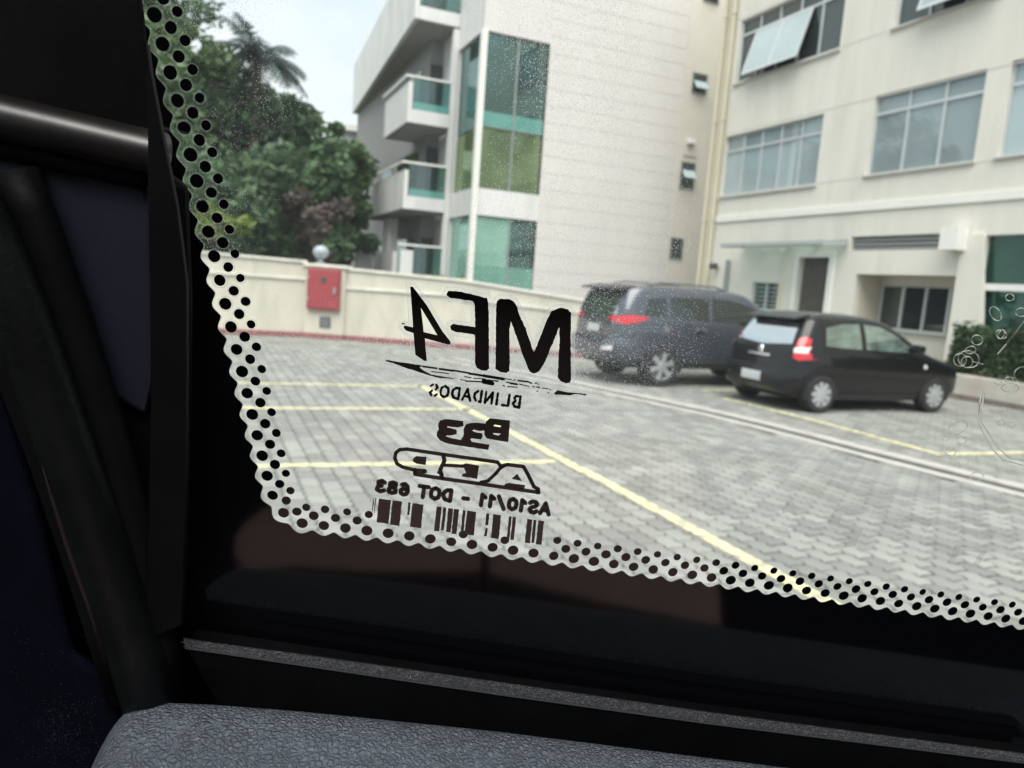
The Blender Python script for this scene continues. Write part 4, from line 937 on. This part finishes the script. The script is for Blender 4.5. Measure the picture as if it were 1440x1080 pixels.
for q, row in dots:
    for me, off, nm in ((D[row], -.0004, 'printed_dot'), (RG[row], -.0003, 'dot_halo')):
        if nm == 'dot_halo' and q.y < -.060: continue
        o = bpy.data.objects.new(nm, me); col.objects.link(o); o.parent = window
        sc = rndd.uniform(.95, 1.05); o.matrix_local = Matrix.Translation(W(q.x, q.y, off)) @ rot @ Matrix.Rotation(rndd.uniform(0, 6), 4, 'Z') @ Matrix.Diagonal((sc, sc*rndd.uniform(.94, 1.04), 1, 1))
# scalloped black border
def edge(extra=0):
    pts = []; s = 0
    while s < TOT:
        p, t, nrm = along(s); ph = 2*math.pi*(s-s0)/PITCHD
        c = .5+.5*math.cos(ph); d = -(.00195+.00150*(c**.75))-extra
        pts.append(p+nrm*d); s += PITCHD/12
    return pts
ed = edge()
def outer(q):                                # matching point on the outer rim of the band
    k_ = q
    return k_
fb = MB(); rows = []
far_pts = []
for k, p in enumerate(ed):
    f = k/len(ed); pp, t, nrm = along(f*TOT); far_pts.append(pp - nrm*(.16))
P0 = [[W(p.x, p.y, -.0002) for p in ed], [W(max(-.2, q.x), max(-.26, q.y), -.0002) for q in far_pts]]
fb.grid(P0)
fb.build('frit_border', M['frit'], window)
e2 = edge(); e3 = [a for a in edge(-.00035)]
MB().grid([[W(p.x, p.y, -.00035) for p in e2], [W(p.x, p.y, -.00035) for p in e3]]).build('border_halo', M['film'], window)

# --- sticker lettering traced on the glass (seen from behind, so it reads mirrored)
def poly_px(mb, pts, off=-.0005, rough=0):
    out_ = []
    for (a, b), (c, d) in zip(pts, pts[1:]+pts[:1]):
        k = max(1, int(math.hypot(c-a, d-b)/3)) if rough else 1
        for q in range(k): out_.append((a+(c-a)*q/k+rndd.uniform(-rough, rough), b+(d-b)*q/k+rndd.uniform(-rough, rough)))
    mb.face([G(x, y, off) for x, y in out_])
def stroke_px(mb, pts, wd, off=-.0005, close=False, cap=True):
    if close: pts = pts+[pts[0]]
    for (a, b), (c, d) in zip(pts, pts[1:]):
        l = math.hypot(c-a, d-b) or 1; nx, ny = -(d-b)/l*wd/2, (c-a)/l*wd/2
        mb.face([G(a+nx, b+ny, off), G(c+nx, d+ny, off), G(c-nx, d-ny, off), G(a-nx, b-ny, off)])
    if cap:
        for a, b in pts: mb.face([G(a+wd/2*math.cos(t_*math.pi/5), b+wd/2*math.sin(t_*math.pi/5), off) for t_ in range(10)])
def offset_poly(pts, d):
    n_ = len(pts); area = sum(pts[i][0]*pts[(i+1) % n_][1]-pts[(i+1) % n_][0]*pts[i][1] for i in range(n_)); sg = 1 if area > 0 else -1; res = []
    for i in range(n_):
        a, b, c = Vector(pts[i-1]), Vector(pts[i]), Vector(pts[(i+1) % n_]); t1, t2 = (b-a).normalized(), (c-b).normalized()
        n1, n2 = Vector((t1.y, -t1.x)), Vector((t2.y, -t2.x)); m_ = (n1+n2)
        if m_.length < .3: m_ = n1
        m_.normalize(); k = d/max(.45, m_.dot(n1)); res.append(tuple(b+m_*k*sg))
    return res
def z1(pts, ox, oy, s): return [(ox+x/s, oy+y/s) for x, y in pts]
cropA = lambda pts: z1(pts, 540, 380, 6.0)
cropB = lambda pts: z1(pts, 680, 400, 6.35)
cropC = lambda pts: z1(pts, 590, 530, 7.58)
cropD = lambda pts: z1(pts, 540, 620, 5.76)
cropE = lambda pts: z1(pts, 510, 690, 5.143)
four_o = cropA([(220, 138), (245, 140), (320, 240), (365, 300), (430, 410), (490, 510), (560, 600), (562, 626), (535, 626), (345, 575), (350, 640), (362, 765), (340, 765), (265, 715), (258, 640), (248, 530), (185, 510), (163, 480), (175, 465), (245, 482), (235, 330), (228, 230)])
four_hole = cropA([(312, 318), (450, 548), (335, 522), (325, 430)])
# split the 4 around its counter so that the hole stays open
four_parts = [cropA([(220, 138), (245, 140), (312, 318), (325, 430), (335, 522), (345, 575), (350, 640), (362, 765), (340, 765), (265, 715), (258, 640), (248, 530), (185, 510), (163, 480), (175, 465), (245, 482), (235, 330), (228, 230)]),
              cropA([(245, 140), (320, 240), (365, 300), (430, 410), (490, 510), (560, 600), (562, 626), (535, 626), (450, 548), (312, 318)]), cropA([(335, 522), (450, 548), (535, 626), (345, 575)])]
f_o = cropA([(545, 172), (640, 180), (750, 205), (770, 210), (855, 235), (866, 228), (880, 275), (885, 400), (886, 830), (868, 846), (820, 845), (780, 822), (768, 790), (766, 545), (600, 520), (565, 505), (558, 470), (580, 452), (770, 480), (765, 285), (750, 262), (555, 232), (525, 208)])
m_o = cropB([(118, 150), (150, 125), (240, 132), (270, 150), (300, 200), (320, 270), (375, 390), (447, 604), (470, 560), (560, 330), (605, 240), (640, 222), (690, 208), (755, 222), (784, 255), (778, 420), (780, 850), (770, 876), (735, 884), (690, 866), (662, 836), (668, 700), (678, 500), (676, 385), (620, 520), (545, 700), (500, 775), (450, 798), (410, 780), (360, 660), (300, 480), (246, 330), (230, 400), (234, 690), (230, 770), (205, 790), (150, 785), (106, 755), (110, 400), (112, 200)])
mk = MB()
for p in four_parts: poly_px(mk, p, rough=0)
poly_px(mk, f_o, rough=.35); poly_px(mk, m_o, rough=.35)
poly_px(mk, cropA([(148, 446), (175, 446), (178, 456), (152, 458)]))
mk.build('maker_lettering', M['print'], window)
fm = MB()
for p in (four_o, f_o, m_o):
    for d1, d2, mi in ((.6, 4.4, 0), (4.4, 6.0, 1)):
        a, b = offset_poly(p, d1), offset_poly(p, d2)
        for i in range(len(a)):
            j = (i+1) % len(a); fm.face([G(*a[i], -.0003), G(*a[j], -.0003), G(*b[j], -.0003), G(*b[i], -.0003)], mi)
fm.build('film_outline', [M['film'], M['filmedge']], window)
# brush swash under the name: a solid tapered head then broken dry-brush flecks
sw = MB()
poly_px(sw, cropA([(8, 755), (45, 760), (100, 770), (240, 790), (330, 805), (300, 820), (340, 850), (400, 880), (480, 893), (560, 908), (620, 916), (560, 915), (470, 910), (370, 885), (280, 855), (170, 820), (80, 785), (20, 768)]), rough=.25)
for (xa, ya, xb, yb, wd) in ((330, 812, 445, 828, 16), (468, 832, 580, 848, 18), (585, 845, 720, 868, 16), (720, 872, 960, 908, 20), (400, 855, 545, 872, 9), (645, 922, 690, 932, 8), (690, 935, 840, 942, 12), (840, 930, 910, 950, 34), (755, 912, 850, 916, 8), (880, 925, 958, 938, 10), (680, 897, 735, 908, 9)):
    stroke_px(sw, cropA([(xa, ya), (xb, yb)]), wd/6.0)
for (xa, ya, xb, yb, wd) in ((0, 815, 180, 845, 26), (0, 870, 80, 885, 36), (80, 858, 130, 862, 10), (195, 842, 250, 850, 9), (265, 858, 285, 850, 8), (310, 858, 380, 868, 16), (385, 865, 430, 882, 14), (460, 882, 475, 880, 12), (485, 888, 495, 892, 9), (205, 872, 240, 880, 12), (240, 882, 300, 892, 18), (320, 890, 345, 895, 11), (350, 898, 405, 910, 9), (440, 912, 455, 916, 10), (475, 916, 500, 920, 12), (525, 925, 580, 932, 8), (590, 940, 600, 940, 9), (170, 900, 190, 908, 9), (215, 912, 300, 918, 10), (475, 952, 485, 954, 9), (575, 966, 585, 968, 9)):
    stroke_px(sw, cropB([(xa, ya), (xb, yb)]), wd/6.35)
poly_px(sw, cropB([(628, 974), (662, 944), (700, 952), (740, 962), (800, 966), (870, 972), (918, 978), (915, 994), (870, 984), (815, 978), (770, 992), (700, 985), (640, 984)]), rough=.2)
sw.build('brush_swash', M['print'], window)
# stroke alphabet in a unit cell (x right, y up), written mirrored
GL = {'A': [[(0, 0), (.30, 1), (.60, 0)], [(.12, .34), (.48, .34)]], 'S': [[(.56, .85), (.40, 1), (.15, .98), (.05, .78), (.16, .58), (.42, .45), (.55, .25), (.44, .03), (.18, 0), (.03, .16)]],
      '1': [[(.06, .76), (.30, 1), (.30, 0)]], '0': [[(.30, 1), (.08, .82), (.04, .5), (.08, .18), (.30, 0), (.52, .18), (.56, .5), (.52, .82), (.30, 1)]], '/': [[(.05, -.08), (.5, 1.06)]], '-': [[(.08, .42), (.42, .42)]],
      'D': [[(.06, 0), (.06, 1), (.34, .96), (.55, .72), (.57, .4), (.42, .08), (.06, 0)]], 'O': [[(.32, 1), (.08, .84), (.02, .5), (.08, .16), (.32, 0), (.56, .16), (.62, .5), (.56, .84), (.32, 1)]], 'T': [[(0, 1), (.64, 1)], [(.32, 1), (.32, 0)]],
      '6': [[(.50, .9), (.30, 1), (.10, .80), (.04, .35), (.12, .08), (.32, 0), (.52, .12), (.54, .38), (.36, .56), (.10, .44)]], '8': [[(.30, .54), (.10, .66), (.10, .90), (.30, 1), (.50, .90), (.50, .66), (.30, .54), (.06, .36), (.06, .1), (.30, 0), (.54, .1), (.54, .36), (.30, .54)]],
      '3': [[(.05, .86), (.25, 1), (.50, .88), (.46, .64), (.24, .54), (.50, .42), (.54, .14), (.28, 0), (.03, .14)]],
      'B': [[(.06, 0), (.06, 1), (.40, .98), (.50, .78), (.40, .56), (.06, .54)], [(.40, .54), (.55, .3), (.42, .02), (.06, 0)]], 'L': [[(.06, 1), (.06, 0), (.5, 0)]], 'I': [[(.1, 0), (.1, 1)]], 'N': [[(.06, 0), (.06, 1), (.56, 0), (.56, 1)]], ' ': []}
WDT = {'I': .2, '/': .52, '-': .5, '1': .42, ' ': .34}
def write(mb, text, start, end, height, wd, gap=.16, worn=0):
    adv = sum(WDT.get(c, .62)+gap for c in text)-gap
    ex = Vector((end[0]-start[0], end[1]-start[1]))/adv; up = Vector((ex.y, -ex.x)).normalized()*height
    if up.y > 0: up = -up
    x = 0
    for c in text:
        for st in GL[c]:
            pts = [tuple(Vector(start)+ex*(x+a)+up*b) for a, b in st]
            if worn:
                for p, q in zip(pts, pts[1:]):
                    ln = math.hypot(q[0]-p[0], q[1]-p[1]); kk = max(1, int(ln/2.2))
                    for u in range(kk):
                        if abs(q[0]-p[0]) > abs(q[1]-p[1])*1.6 and rndd.random() < worn: continue
                        a = (p[0]+(q[0]-p[0])*u/kk, p[1]+(q[1]-p[1])*u/kk); b = (p[0]+(q[0]-p[0])*(u+1)/kk, p[1]+(q[1]-p[1])*(u+1)/kk)
                        stroke_px(mb, [a, b], wd*rndd.uniform(.75, 1.15))
            else: stroke_px(mb, pts, wd)
        x += WDT.get(c, .62)+gap
bl = MB(); write(bl, 'BLINDADOS', (731, 573), (603, 555.5), 15.5, 4.0, gap=.22, worn=.45); bl.build('small_lettering', M['print'], window)
dt = MB(); write(dt, 'AS10/11 - DOT 683', (771.5, 723.5), (528, 690.0), 15.0, 6.2, gap=.20); dt.build('standard_lettering', M['print'], window)
# bold overlapping B33
bb = MB()
b33 = cropC([(705, 480), (750, 440), (800, 442), (965, 465), (960, 560), (945, 695), (870, 685), (775, 668), (715, 655), (690, 615), (690, 545)])
bx = [cropC(p) for p in ([(705, 480), (750, 440), (965, 465), (962, 505), (870, 522), (795, 508), (790, 525), (705, 500)], [(705, 500), (790, 525), (860, 535), (870, 522), (962, 505), (955, 600), (868, 605), (780, 598), (690, 600), (690, 545)],
                                  [(690, 600), (780, 598), (790, 612), (840, 625), (868, 605), (955, 600), (945, 695), (870, 685), (775, 668), (715, 655), (690, 615)])]
for p in bx: poly_px(bb, p)
poly_px(bb, cropC([(470, 560), (490, 510), (520, 495), (610, 488), (705, 498), (700, 570), (640, 578), (580, 562), (560, 572), (600, 592), (668, 602), (672, 640), (655, 668), (560, 655), (540, 665), (560, 690), (640, 705), (745, 722), (735, 778), (640, 765), (440, 735), (300, 712), (220, 680), (180, 630), (185, 600), (240, 590), (300, 622), (275, 632), (330, 650), (440, 672), (470, 620)]), rough=.2)
poly_px(bb, cropC([(200, 495), (220, 465), (270, 450), (330, 452), (465, 472), (470, 525), (400, 540), (295, 525), (295, 538), (385, 560), (400, 575), (395, 612), (330, 625), (280, 622), (240, 605), (185, 605), (185, 590), (205, 560), (197, 530)]), rough=.2)
bb.build('class_lettering', M['print'], window)
# outlined block letters of the glass maker
ag = MB()
for pts, wd in (([(245, 235), (150, 212), (105, 185), (88, 140), (95, 98), (125, 72), (185, 66), (480, 110), (920, 172), (945, 205)], 23), ([(945, 205), (1000, 192), (1130, 208), (1165, 270), (1215, 372), (1250, 390)], 24), ([(945, 215), (905, 265), (840, 325), (785, 335)], 22),
                ([(250, 232), (250, 270), (480, 306), (760, 345), (1255, 418)], 24), ([(480, 120), (490, 160), (455, 235), (470, 300)], 26), ([(490, 196), (640, 205)], 22), ([(250, 240), (330, 246)], 30), ([(985, 200), (945, 225), (900, 275)], 14), ([(1125, 205), (1170, 290), (1225, 385)], 14), ([(440, 255), (470, 262), (475, 300)], 18)):
    stroke_px(ag, cropD(pts), wd/5.76*1.3)
poly_px(ag, cropD([(1262, 380), (1268, 420), (1240, 436), (1215, 415), (1230, 388)]))
poly_px(ag, cropD([(238, 140), (262, 122), (345, 130), (338, 195), (262, 185), (232, 165)]), rough=.15); poly_px(ag, cropD([(640, 190), (660, 180), (770, 200), (755, 308), (630, 288), (635, 268), (665, 258), (650, 225)]), rough=.15)
poly_px(ag, cropD([(1078, 265), (1118, 326), (1032, 308)])); poly_px(ag, cropD([(985, 345), (1010, 340), (1145, 358), (1138, 385), (1100, 405), (1030, 395), (970, 365)]), rough=.15)
ag.build('glass_maker_lettering', M['print'], window)
# barcode bars
bc = MB()
top = lambda x: 52+(x-90)*.138
for x0_, x1_, h_, lean in ((78, 84, 100, 0), (92, 98, 110, 0), (118, 205, 172, 0), (215, 285, 176, 0), (330, 347, 90, 0), (360, 440, 172, 0), (535, 572, 178, 0), (583, 605, 165, 0), (620, 655, 172, 0), (660, 698, 180, 0), (725, 746, 178, 0), (755, 822, 172, 0), (895, 917, 85, 0), (945, 1002, 172, 0), (1058, 1078, 168, 0), (1085, 1110, 165, 0), (1190, 1228, 172, 0), (1236, 1258, 165, 0), (1270, 1312, 172, 0)):
    dx = -.105*h_
    poly_px(bc, cropE([(x0_, top(x0_)), (x1_, top(x1_)), (x1_+dx, top(x1_)+h_), (x0_+dx, top(x0_)+h_)]), off=-.0007, rough=.3)
poly_px(bc, cropE([(890, 270), (905, 272), (897, 330), (876, 330)]), off=-.0007)
bc.build('barcode', M['print'], window)
# pale clear-film edge round code and lines
fe = MB()
def loop_px(pts, wd, off): stroke_px(fe, pts, wd, off, close=True, cap=False)
for x0_, x1_ in ((70, 300), (318, 455), (520, 835), (875, 1015), (1040, 1125), (1165, 1330)):
    p = cropE([(x0_, top(x0_)-12), (x1_, top(x1_)-12), (x1_-20, top(x1_)+190), (x0_-20, top(x0_)+190)]); loop_px(p, 1.2, -.0002)
loop_px([(768, 703), (776, 726), (735, 725), (640, 711), (524, 695), (523, 673), (600, 679), (700, 692)], 1.2, -.00025)
loop_px([(615, 588), (650, 586), (680, 590), (688, 585), (722, 588), (718, 624), (692, 622), (688, 636), (640, 632), (612, 616)], 1.2, -.00025)
loop_px([(556, 645), (553, 634), (562, 628), (640, 636), (702, 646), (738, 651), (757, 686), (764, 690), (757, 698), (660, 685), (578, 673), (575, 662)], 1.2, -.00025)
fe.build('film_edge', M['filmedge'], window)
# glue bubbles, threads and an old round seal's remains near the right edge
def loops(name, items, m):
    mb = MB()
    for cx, cy, rx, ry, an in items:
        pts = [(cx+rx*math.cos(t_*2*math.pi/18)*math.cos(an)-ry*math.sin(t_*2*math.pi/18)*math.sin(an), cy+rx*math.cos(t_*2*math.pi/18)*math.sin(an)+ry*math.sin(t_*2*math.pi/18)*math.cos(an)) for t_ in range(18)]
        mb.tube([G(x, y, -.0004) for x, y in pts]+[G(*pts[0], -.0004)], [.00012+.00006*math.sin(q*1.3+cx) for q in range(19)], 8, caps=False)
    return mb.build(name, m, window, smooth=True)
def bead(name, ior):
    m = bpy.data.materials.new(name); m.use_nodes = True; n = m.node_tree.nodes; n.remove(n['Principled BSDF'])
    g = n.new('ShaderNodeBsdfGlass'); g.inputs['IOR'].default_value = ior; g.inputs['Roughness'].default_value = .08
    m.node_tree.links.new(g.outputs[0], n['Material Output'].inputs[0]); return m
M['bubble'] = bead('glue_bead', 1.15); M['bubbledark'] = bead('thin_glue_bead', 1.08)
bub = [(1374, 478, 8, 7, .2), (1365, 492, 7.5, 5, -.2), (1360, 509, 8, 8, 0), (1350, 506, 9, 9, .4), (1400, 441, 7, 11, -.6), (1408, 470, 4, 7, .5), (1408, 470, 8, 6, .4), (1420, 418, 6, 5, 0), (1436, 439, 8, 6, 0), (1441, 528, 15, 12, .3), (1404, 538, 5, 3, 0), (1419, 534, 6, 4, 0), (1362, 505, 15, 12, .2)]
for it in bub: loops('glue_bubble', [it], M['bubble'])
for it in [(1346, 602, 15, 8, -.4), (1352, 619, 7, 5, 0), (1337, 635, 7.5, 6, 0), (1330, 616, 5, 3, 0), (1354, 648, 8, 6, 0), (1374, 670, 9, 6, 0), (1402, 667, 5, 5, 0), (1408, 594, 5, 4, 0), (1423, 597, 5, 4, 0), (1413, 576, 3, 3, 0), (1420, 545, 12, 6, 0)]: loops('glue_bubble', [it], M['bubbledark'])
th = MB()
for pts in ([(1381, 548), (1377, 570), (1376, 592), (1384, 610), (1396, 632), (1410, 646), (1440, 655)], [(1384, 552), (1380, 578), (1380, 592), (1390, 608), (1404, 630), (1420, 644), (1440, 648)]): th.tube([G(x, y, -.0004) for x, y in pts], .00020, 8)
th.build('seal_edge', M['bubbledark'], window, smooth=True)
MB().tube([G(1403, 498, -.0004), G(1415, 484, -.0004), G(1442, 448, -.0004)], .00022, 5).build('scratch', M['bubble'], window)
MB().tube([G(1366, 508, -.0004), G(1382, 512, -.0004)], .00018, 5).build('scratch', M['bubble'], window)
# faint reflected lettering low on the pane, painted as translucent shapes
gh = MB()
cropG = lambda pts: z1(pts, 1080, 660, 4.0)
for p in ([(75, 250), (110, 170), (150, 190), (165, 270), (120, 240)], [(330, 300), (370, 235), (430, 200), (560, 210), (575, 240), (420, 260), (400, 305), (540, 330), (490, 430), (420, 445), (360, 425), (470, 400), (470, 370), (350, 335)], [(730, 280), (800, 262), (880, 275), (925, 300), (880, 360), (850, 320), (770, 300)], [(1070, 350), (1110, 325), (1285, 345), (1260, 398)], [(1010, 530), (1050, 425), (1245, 435), (1180, 550), (1150, 540), (1190, 470), (1080, 455), (1045, 530)], [(1350, 570), (1430, 560), (1430, 600), (1370, 590)], [(0, 310), (110, 330), (130, 390), (40, 370)]):
    poly_px(gh, cropG(p), off=-.0003)
gh.build('reflected_lettering', M['ghost'], window)

# --- door frame round the pane and the cabin shell (keeps the daylight to the windows and an added roof opening)
def cbox(h0, h1, v0, v1, n0, n1, name, m, bevel=0):
    return MB().hexa([W(h0, v0, n0), W(h1, v0, n0), W(h1, v0, n1), W(h0, v0, n1), W(h0, v1, n0), W(h1, v1, n0), W(h1, v1, n1), W(h0, v1, n1)]).build(name, m, car, bevel=bevel)
cbox(-1.3, -.105, -.17, .30, .021, .06, 'door_pillar', M['blacktrim'])
cbox(-1.3, 1.6, -1.3, -.205, .021, .045, 'door_shell', M['blacktrim'])
cbox(.55, 1.6, -.17, .30, .021, .06, 'door_pillar', M['blacktrim'])
cbox(-1.3, 1.6, .28, .36, -.02, .06, 'roof_rail', M['blacktrim'])
E2 = Vector((NN.x, NN.y, 0)).normalized()
def K(h, d, z): return Vector((O_.x, O_.y, 0)) + EH*h - E2*d + Vector((0, 0, z))     # d metres inboard
def kbox(h0, h1, d0, d1, z0, z1, name, m, bevel=0):
    return MB().hexa([K(h0, d0, z0), K(h1, d0, z0), K(h1, d1, z0), K(h0, d1, z0), K(h0, d0, z1), K(h1, d0, z1), K(h1, d1, z1), K(h0, d1, z1)]).build(name, m, car, bevel=bevel)
for a_, b_, c_, d_ in ((-1.35, -.55, -.05, 1.5), (.75, 1.65, -.05, 1.5), (-.549, .749, -.05, .30), (-.549, .749, .58, 1.5)):   # roof lining round an opening added to light the ledge and trim
    kbox(a_, b_, c_, d_, 1.985, 2.03, 'headliner', M['cabin'])
kbox(-1.35, 1.65, -.2, 1.5, .35, .40, 'cabin_floor', M['cabin'])
kbox(-1.35, 1.65, 1.45, 1.5, .40, 1.984, 'cabin_side', M['cabin'])
kbox(1.6, 1.65, -.2, 1.449, .40, 1.984, 'cabin_rear', M['cabin'])
kbox(-1.35, -1.30, -.2, 1.449, .40, 1.28, 'dashboard', M['cabin']); kbox(-1.35, -1.30, -.2, .06, 1.281, 1.984, 'front_pillar', M['cabin']); kbox(-1.35, -1.3, 1.35, 1.449, 1.281, 1.984, 'front_pillar', M['cabin'])
# tan stand-in for a hand, shaped for its reflection in the black border
def refl(px, py, z):
    d = (FW + RT*((px-720)/FPX) - UP*((py-540)/FPX)).normalized(); p = CAM+d*(DIST/d.dot(NN)); r = d-NN*2*d.dot(NN); return p + r*((z-p.z)/r.z)
ZS = 1.27
for pts in ([(330, 748), (345, 730), (400, 690), (560, 440), (676, 440), (679, 802), (520, 802), (420, 795), (345, 803), (328, 775)], [(687, 440), (800, 440), (1005, 690), (1018, 880), (850, 846), (687, 804)]):
    lp_ = [refl(x, y, ZS) for x, y in pts]; MB().prism(lp_, (0, 0, -.08)).build('hand_standin', M['standin'], car, bevel=.006)
# --- belt trim with felt lip
def strip(pts_top, pts_bot, off, th_, name, m, bevel=0, rows=1):
    mb = MB(); n_ = len(pts_top)
    f = [[G(x, y, off) for x, y in pts_top], [G(x, y, off) for x, y in pts_bot]]; b = [[p+NN*th_ for p in r] for r in f]
    mb.grid([b[0], f[0], f[1], b[1]]); mb.face([f[0][0], b[0][0], b[1][0], f[1][0]])
    return mb.build(name, m, car, bevel=bevel)
tops = [(262, 909), (430, 934), (700, 974), (1000, 1016), (1250, 1047), (1480, 1076)]
bots = [(318, 1010), (460, 1020), (720, 1045), (1010, 1090), (1250, 1120), (1480, 1150)]
belt = strip(tops, bots, -.010, .008, 'belt_trim', M['blacktrim'], bevel=.0006)
fl_t = [(258, 898), (300, 905), (430, 922), (700, 960), (1000, 1003), (1250, 1036), (1480, 1066)]; fl_b = [(260, 910), (302, 916), (430, 935), (700, 975), (1000, 1016.5), (1250, 1047.5), (1480, 1076.5)]
mb = MB(); mb.grid([[G(x, y, -.0068)+EV*.0004 for x, y in fl_t], [G(x, y, -.0095) for x, y in fl_t], [G(x, y, -.0104) for x, y in fl_b]]); fstrip = mb.build('felt_lip', M['felt'], car)
fb = MB(); rf = random.Random(9)
for k in range(5200):
    xx = 258+(1480-258)*rf.random(); i = max(q for q in range(len(fl_t)-1) if fl_t[q][0] <= xx); f = (xx-fl_t[i][0])/(fl_t[i+1][0]-fl_t[i][0]); w_ = rf.random()
    x = fl_t[i][0]+(fl_t[i+1][0]-fl_t[i][0])*f; y = (fl_t[i][1]+(fl_t[i+1][1]-fl_t[i][1])*f)*(1-w_)+(fl_b[i][1]+(fl_b[i+1][1]-fl_b[i][1])*f)*w_
    p = G(x, y, -.0097-.0006*w_); ln = rf.uniform(.0003, .0012)*(2.4 if rf.random() < .03 else 1); d = (EV*rf.uniform(.1, 1)+EH*rf.gauss(0, .7)-NN*rf.uniform(.1, .9)).normalized(); sd = d.cross(NN).normalized()*.00007
    q = p+d*ln*.6+EH*rf.gauss(0, .0002); fb.face([p-sd, p+sd, q+sd*.8, q-sd*.8]); fb.face([q-sd*.8, q+sd*.8, p+d*ln])
ff = fb.build('felt_fibres', M['fibre'], fstrip, kind='stuff')
MB().grid([[G(x, y, -.0107) for x, y in fl_b], [G(x, y+2.5, -.0107) for x, y in fl_b]]).build('trim_bead', mat('trim_bead', (.12, .125, .13), .35), belt)
# --- grey leather ledge: a padded roll swept along the door
back = [(150, 1000), (172, 984), (205, 978), (300, 982), (430, 992), (700, 1020), (1000, 1058), (1200, 1083), (1500, 1121), (2300, 1222)]
rows = []
prof = [(-.002, -.016), (-.0012, -.006), (.0005, -.0012), (.004, .0004), (.010, .0), (.018, -.0022), (.028, -.006), (.040, -.0125), (.052, -.022), (.062, -.036), (.068, -.06)]
xs = [150+(2300-150)*q/110 for q in range(111)]
def back_y(x):
    for (xa, ya), (xb, yb) in zip(back, back[1:]):
        if xa <= x <= xb: return ya+(yb-ya)*(x-xa)/(xb-xa)
for q, x in enumerate(xs):
    p = G(x, back_y(x), -.016); endf = min(1, (x-150)/55.0); k = math.sin(endf*math.pi/2)
    rows.append([p - E2*(d*(.55+.45*k)) + Vector((0, 0, vz + (-.010*(1-k)))) for d, vz in prof])
# rounded left end
end = [Vector(p)-EH*.004+Vector((0, 0, -.012)) for p in rows[0]]; end2 = [Vector(p)-EH*.003+Vector((0, 0, -.05)) for p in rows[0]]
mb = MB(); mb.grid([end2, end]+rows); lg = mb.build('leather_ledge', M['leather'], car, smooth=True)
sm = lg.modifiers.new('round', 'SUBSURF'); sm.levels = 2; sm.render_levels = 2
# --- left-hand trim: bar, blue panel, seals, pillar trim, cloth
def slab(pts, off, th_, name, m, bevel=.0015, parent=car): return MB().prism([G(x, y, off) for x, y in pts], NN*th_).build(name, m, parent, bevel=bevel)
slab([(-40, -60), (190, -60), (200, 20), (222, 200), (230, 245), (222, 620), (205, 900), (-40, 900)], -.0025, .002, 'pillar_trim', M['blacktrim'])
slab([(-30, 215), (60, 228), (206, 262), (216, 300), (213, 540), (203, 585), (110, 530), (40, 330)], -.0062, .003, 'side_panel', M['blueplate'])
slab([(221, 232), (262, 262), (268, 420), (266, 640), (258, 880), (205, 900), (214, 560)], -.0060, .003, 'glass_run', M['blacktrim'])
a_, b_ = G(-60, 150, -.010), G(205, 212, -.010)
slab([(206, 60), (211, 100), (228, 190), (248, 290), (262, 400), (262, 640), (255, 880), (205, 900), (212, 560), (208, 300)], -.0165, .002, 'pillar_cover', M['blacktrim'])
MB().tube([a_, b_+(b_-a_).normalized()*.004], [.0050, .0050], 28).build('steel_bar', M['bar'], car, smooth='auto')
MB().tube([G(-60, 196, -.006), G(205, 252, -.006)], .0026, 12).build('bar_bracket', M['blacktrim'], car, smooth='auto')
MB().tube([G(x, y, -.016) for x, y in ((-48, 262), (-14, 330), (30, 440), (75, 570), (120, 700), (160, 820), (195, 930), (230, 1060))], [.0052, .0062, .0066, .0068, .0070, .0072, .0072, .0072], 20).build('rubber_seal', M['rubber'], car, smooth=True)
MB().tube([G(x, y, -.011) for x, y in ((22, 240), (48, 300), (95, 430), (150, 600), (195, 760), (225, 900), (245, 990))], .0046, 16).build('rubber_seal', M['blacktrim'], car, smooth=True)
MB().tube([G(x, y, -.017) for x, y in ((-40, 420), (10, 520), (60, 650), (100, 770), (135, 880), (165, 985))], .0030, 12).build('rubber_seal', M['blacktrim'], car, smooth=True)
MB().tube([G(x, y, -.021) for x, y in ((52, 610), (72, 690), (96, 770), (125, 850), (150, 930))], .0007, 8).build('seal_cord', M['redline'], car, smooth=True)
slab([(-80, 420), (-5, 540), (40, 680), (70, 800), (100, 920), (155, 960), (170, 985), (130, 1200), (-80, 1200)], -.0175, .003, 'cloth_panel', M['bluecloth'], bevel=.003)
fb = MB()
for k in range(900):
    x, y = (rf.gauss(95, 26), rf.uniform(985, 1090)) if k < 620 else (rf.uniform(10, 160), rf.uniform(880, 1085))
    p = G(x, y, -.0178); ln = rf.uniform(.0003, .0011); d = (EH*rf.uniform(.2, 1)+EV*rf.uniform(.2, 1)-NN*.6).normalized(); sd_ = d.cross(NN).normalized()*.00004
    fb.face([p-sd_, p+sd_, p+d*ln])
fb.build('cloth_fibres', M['fibre'], car, kind='stuff')
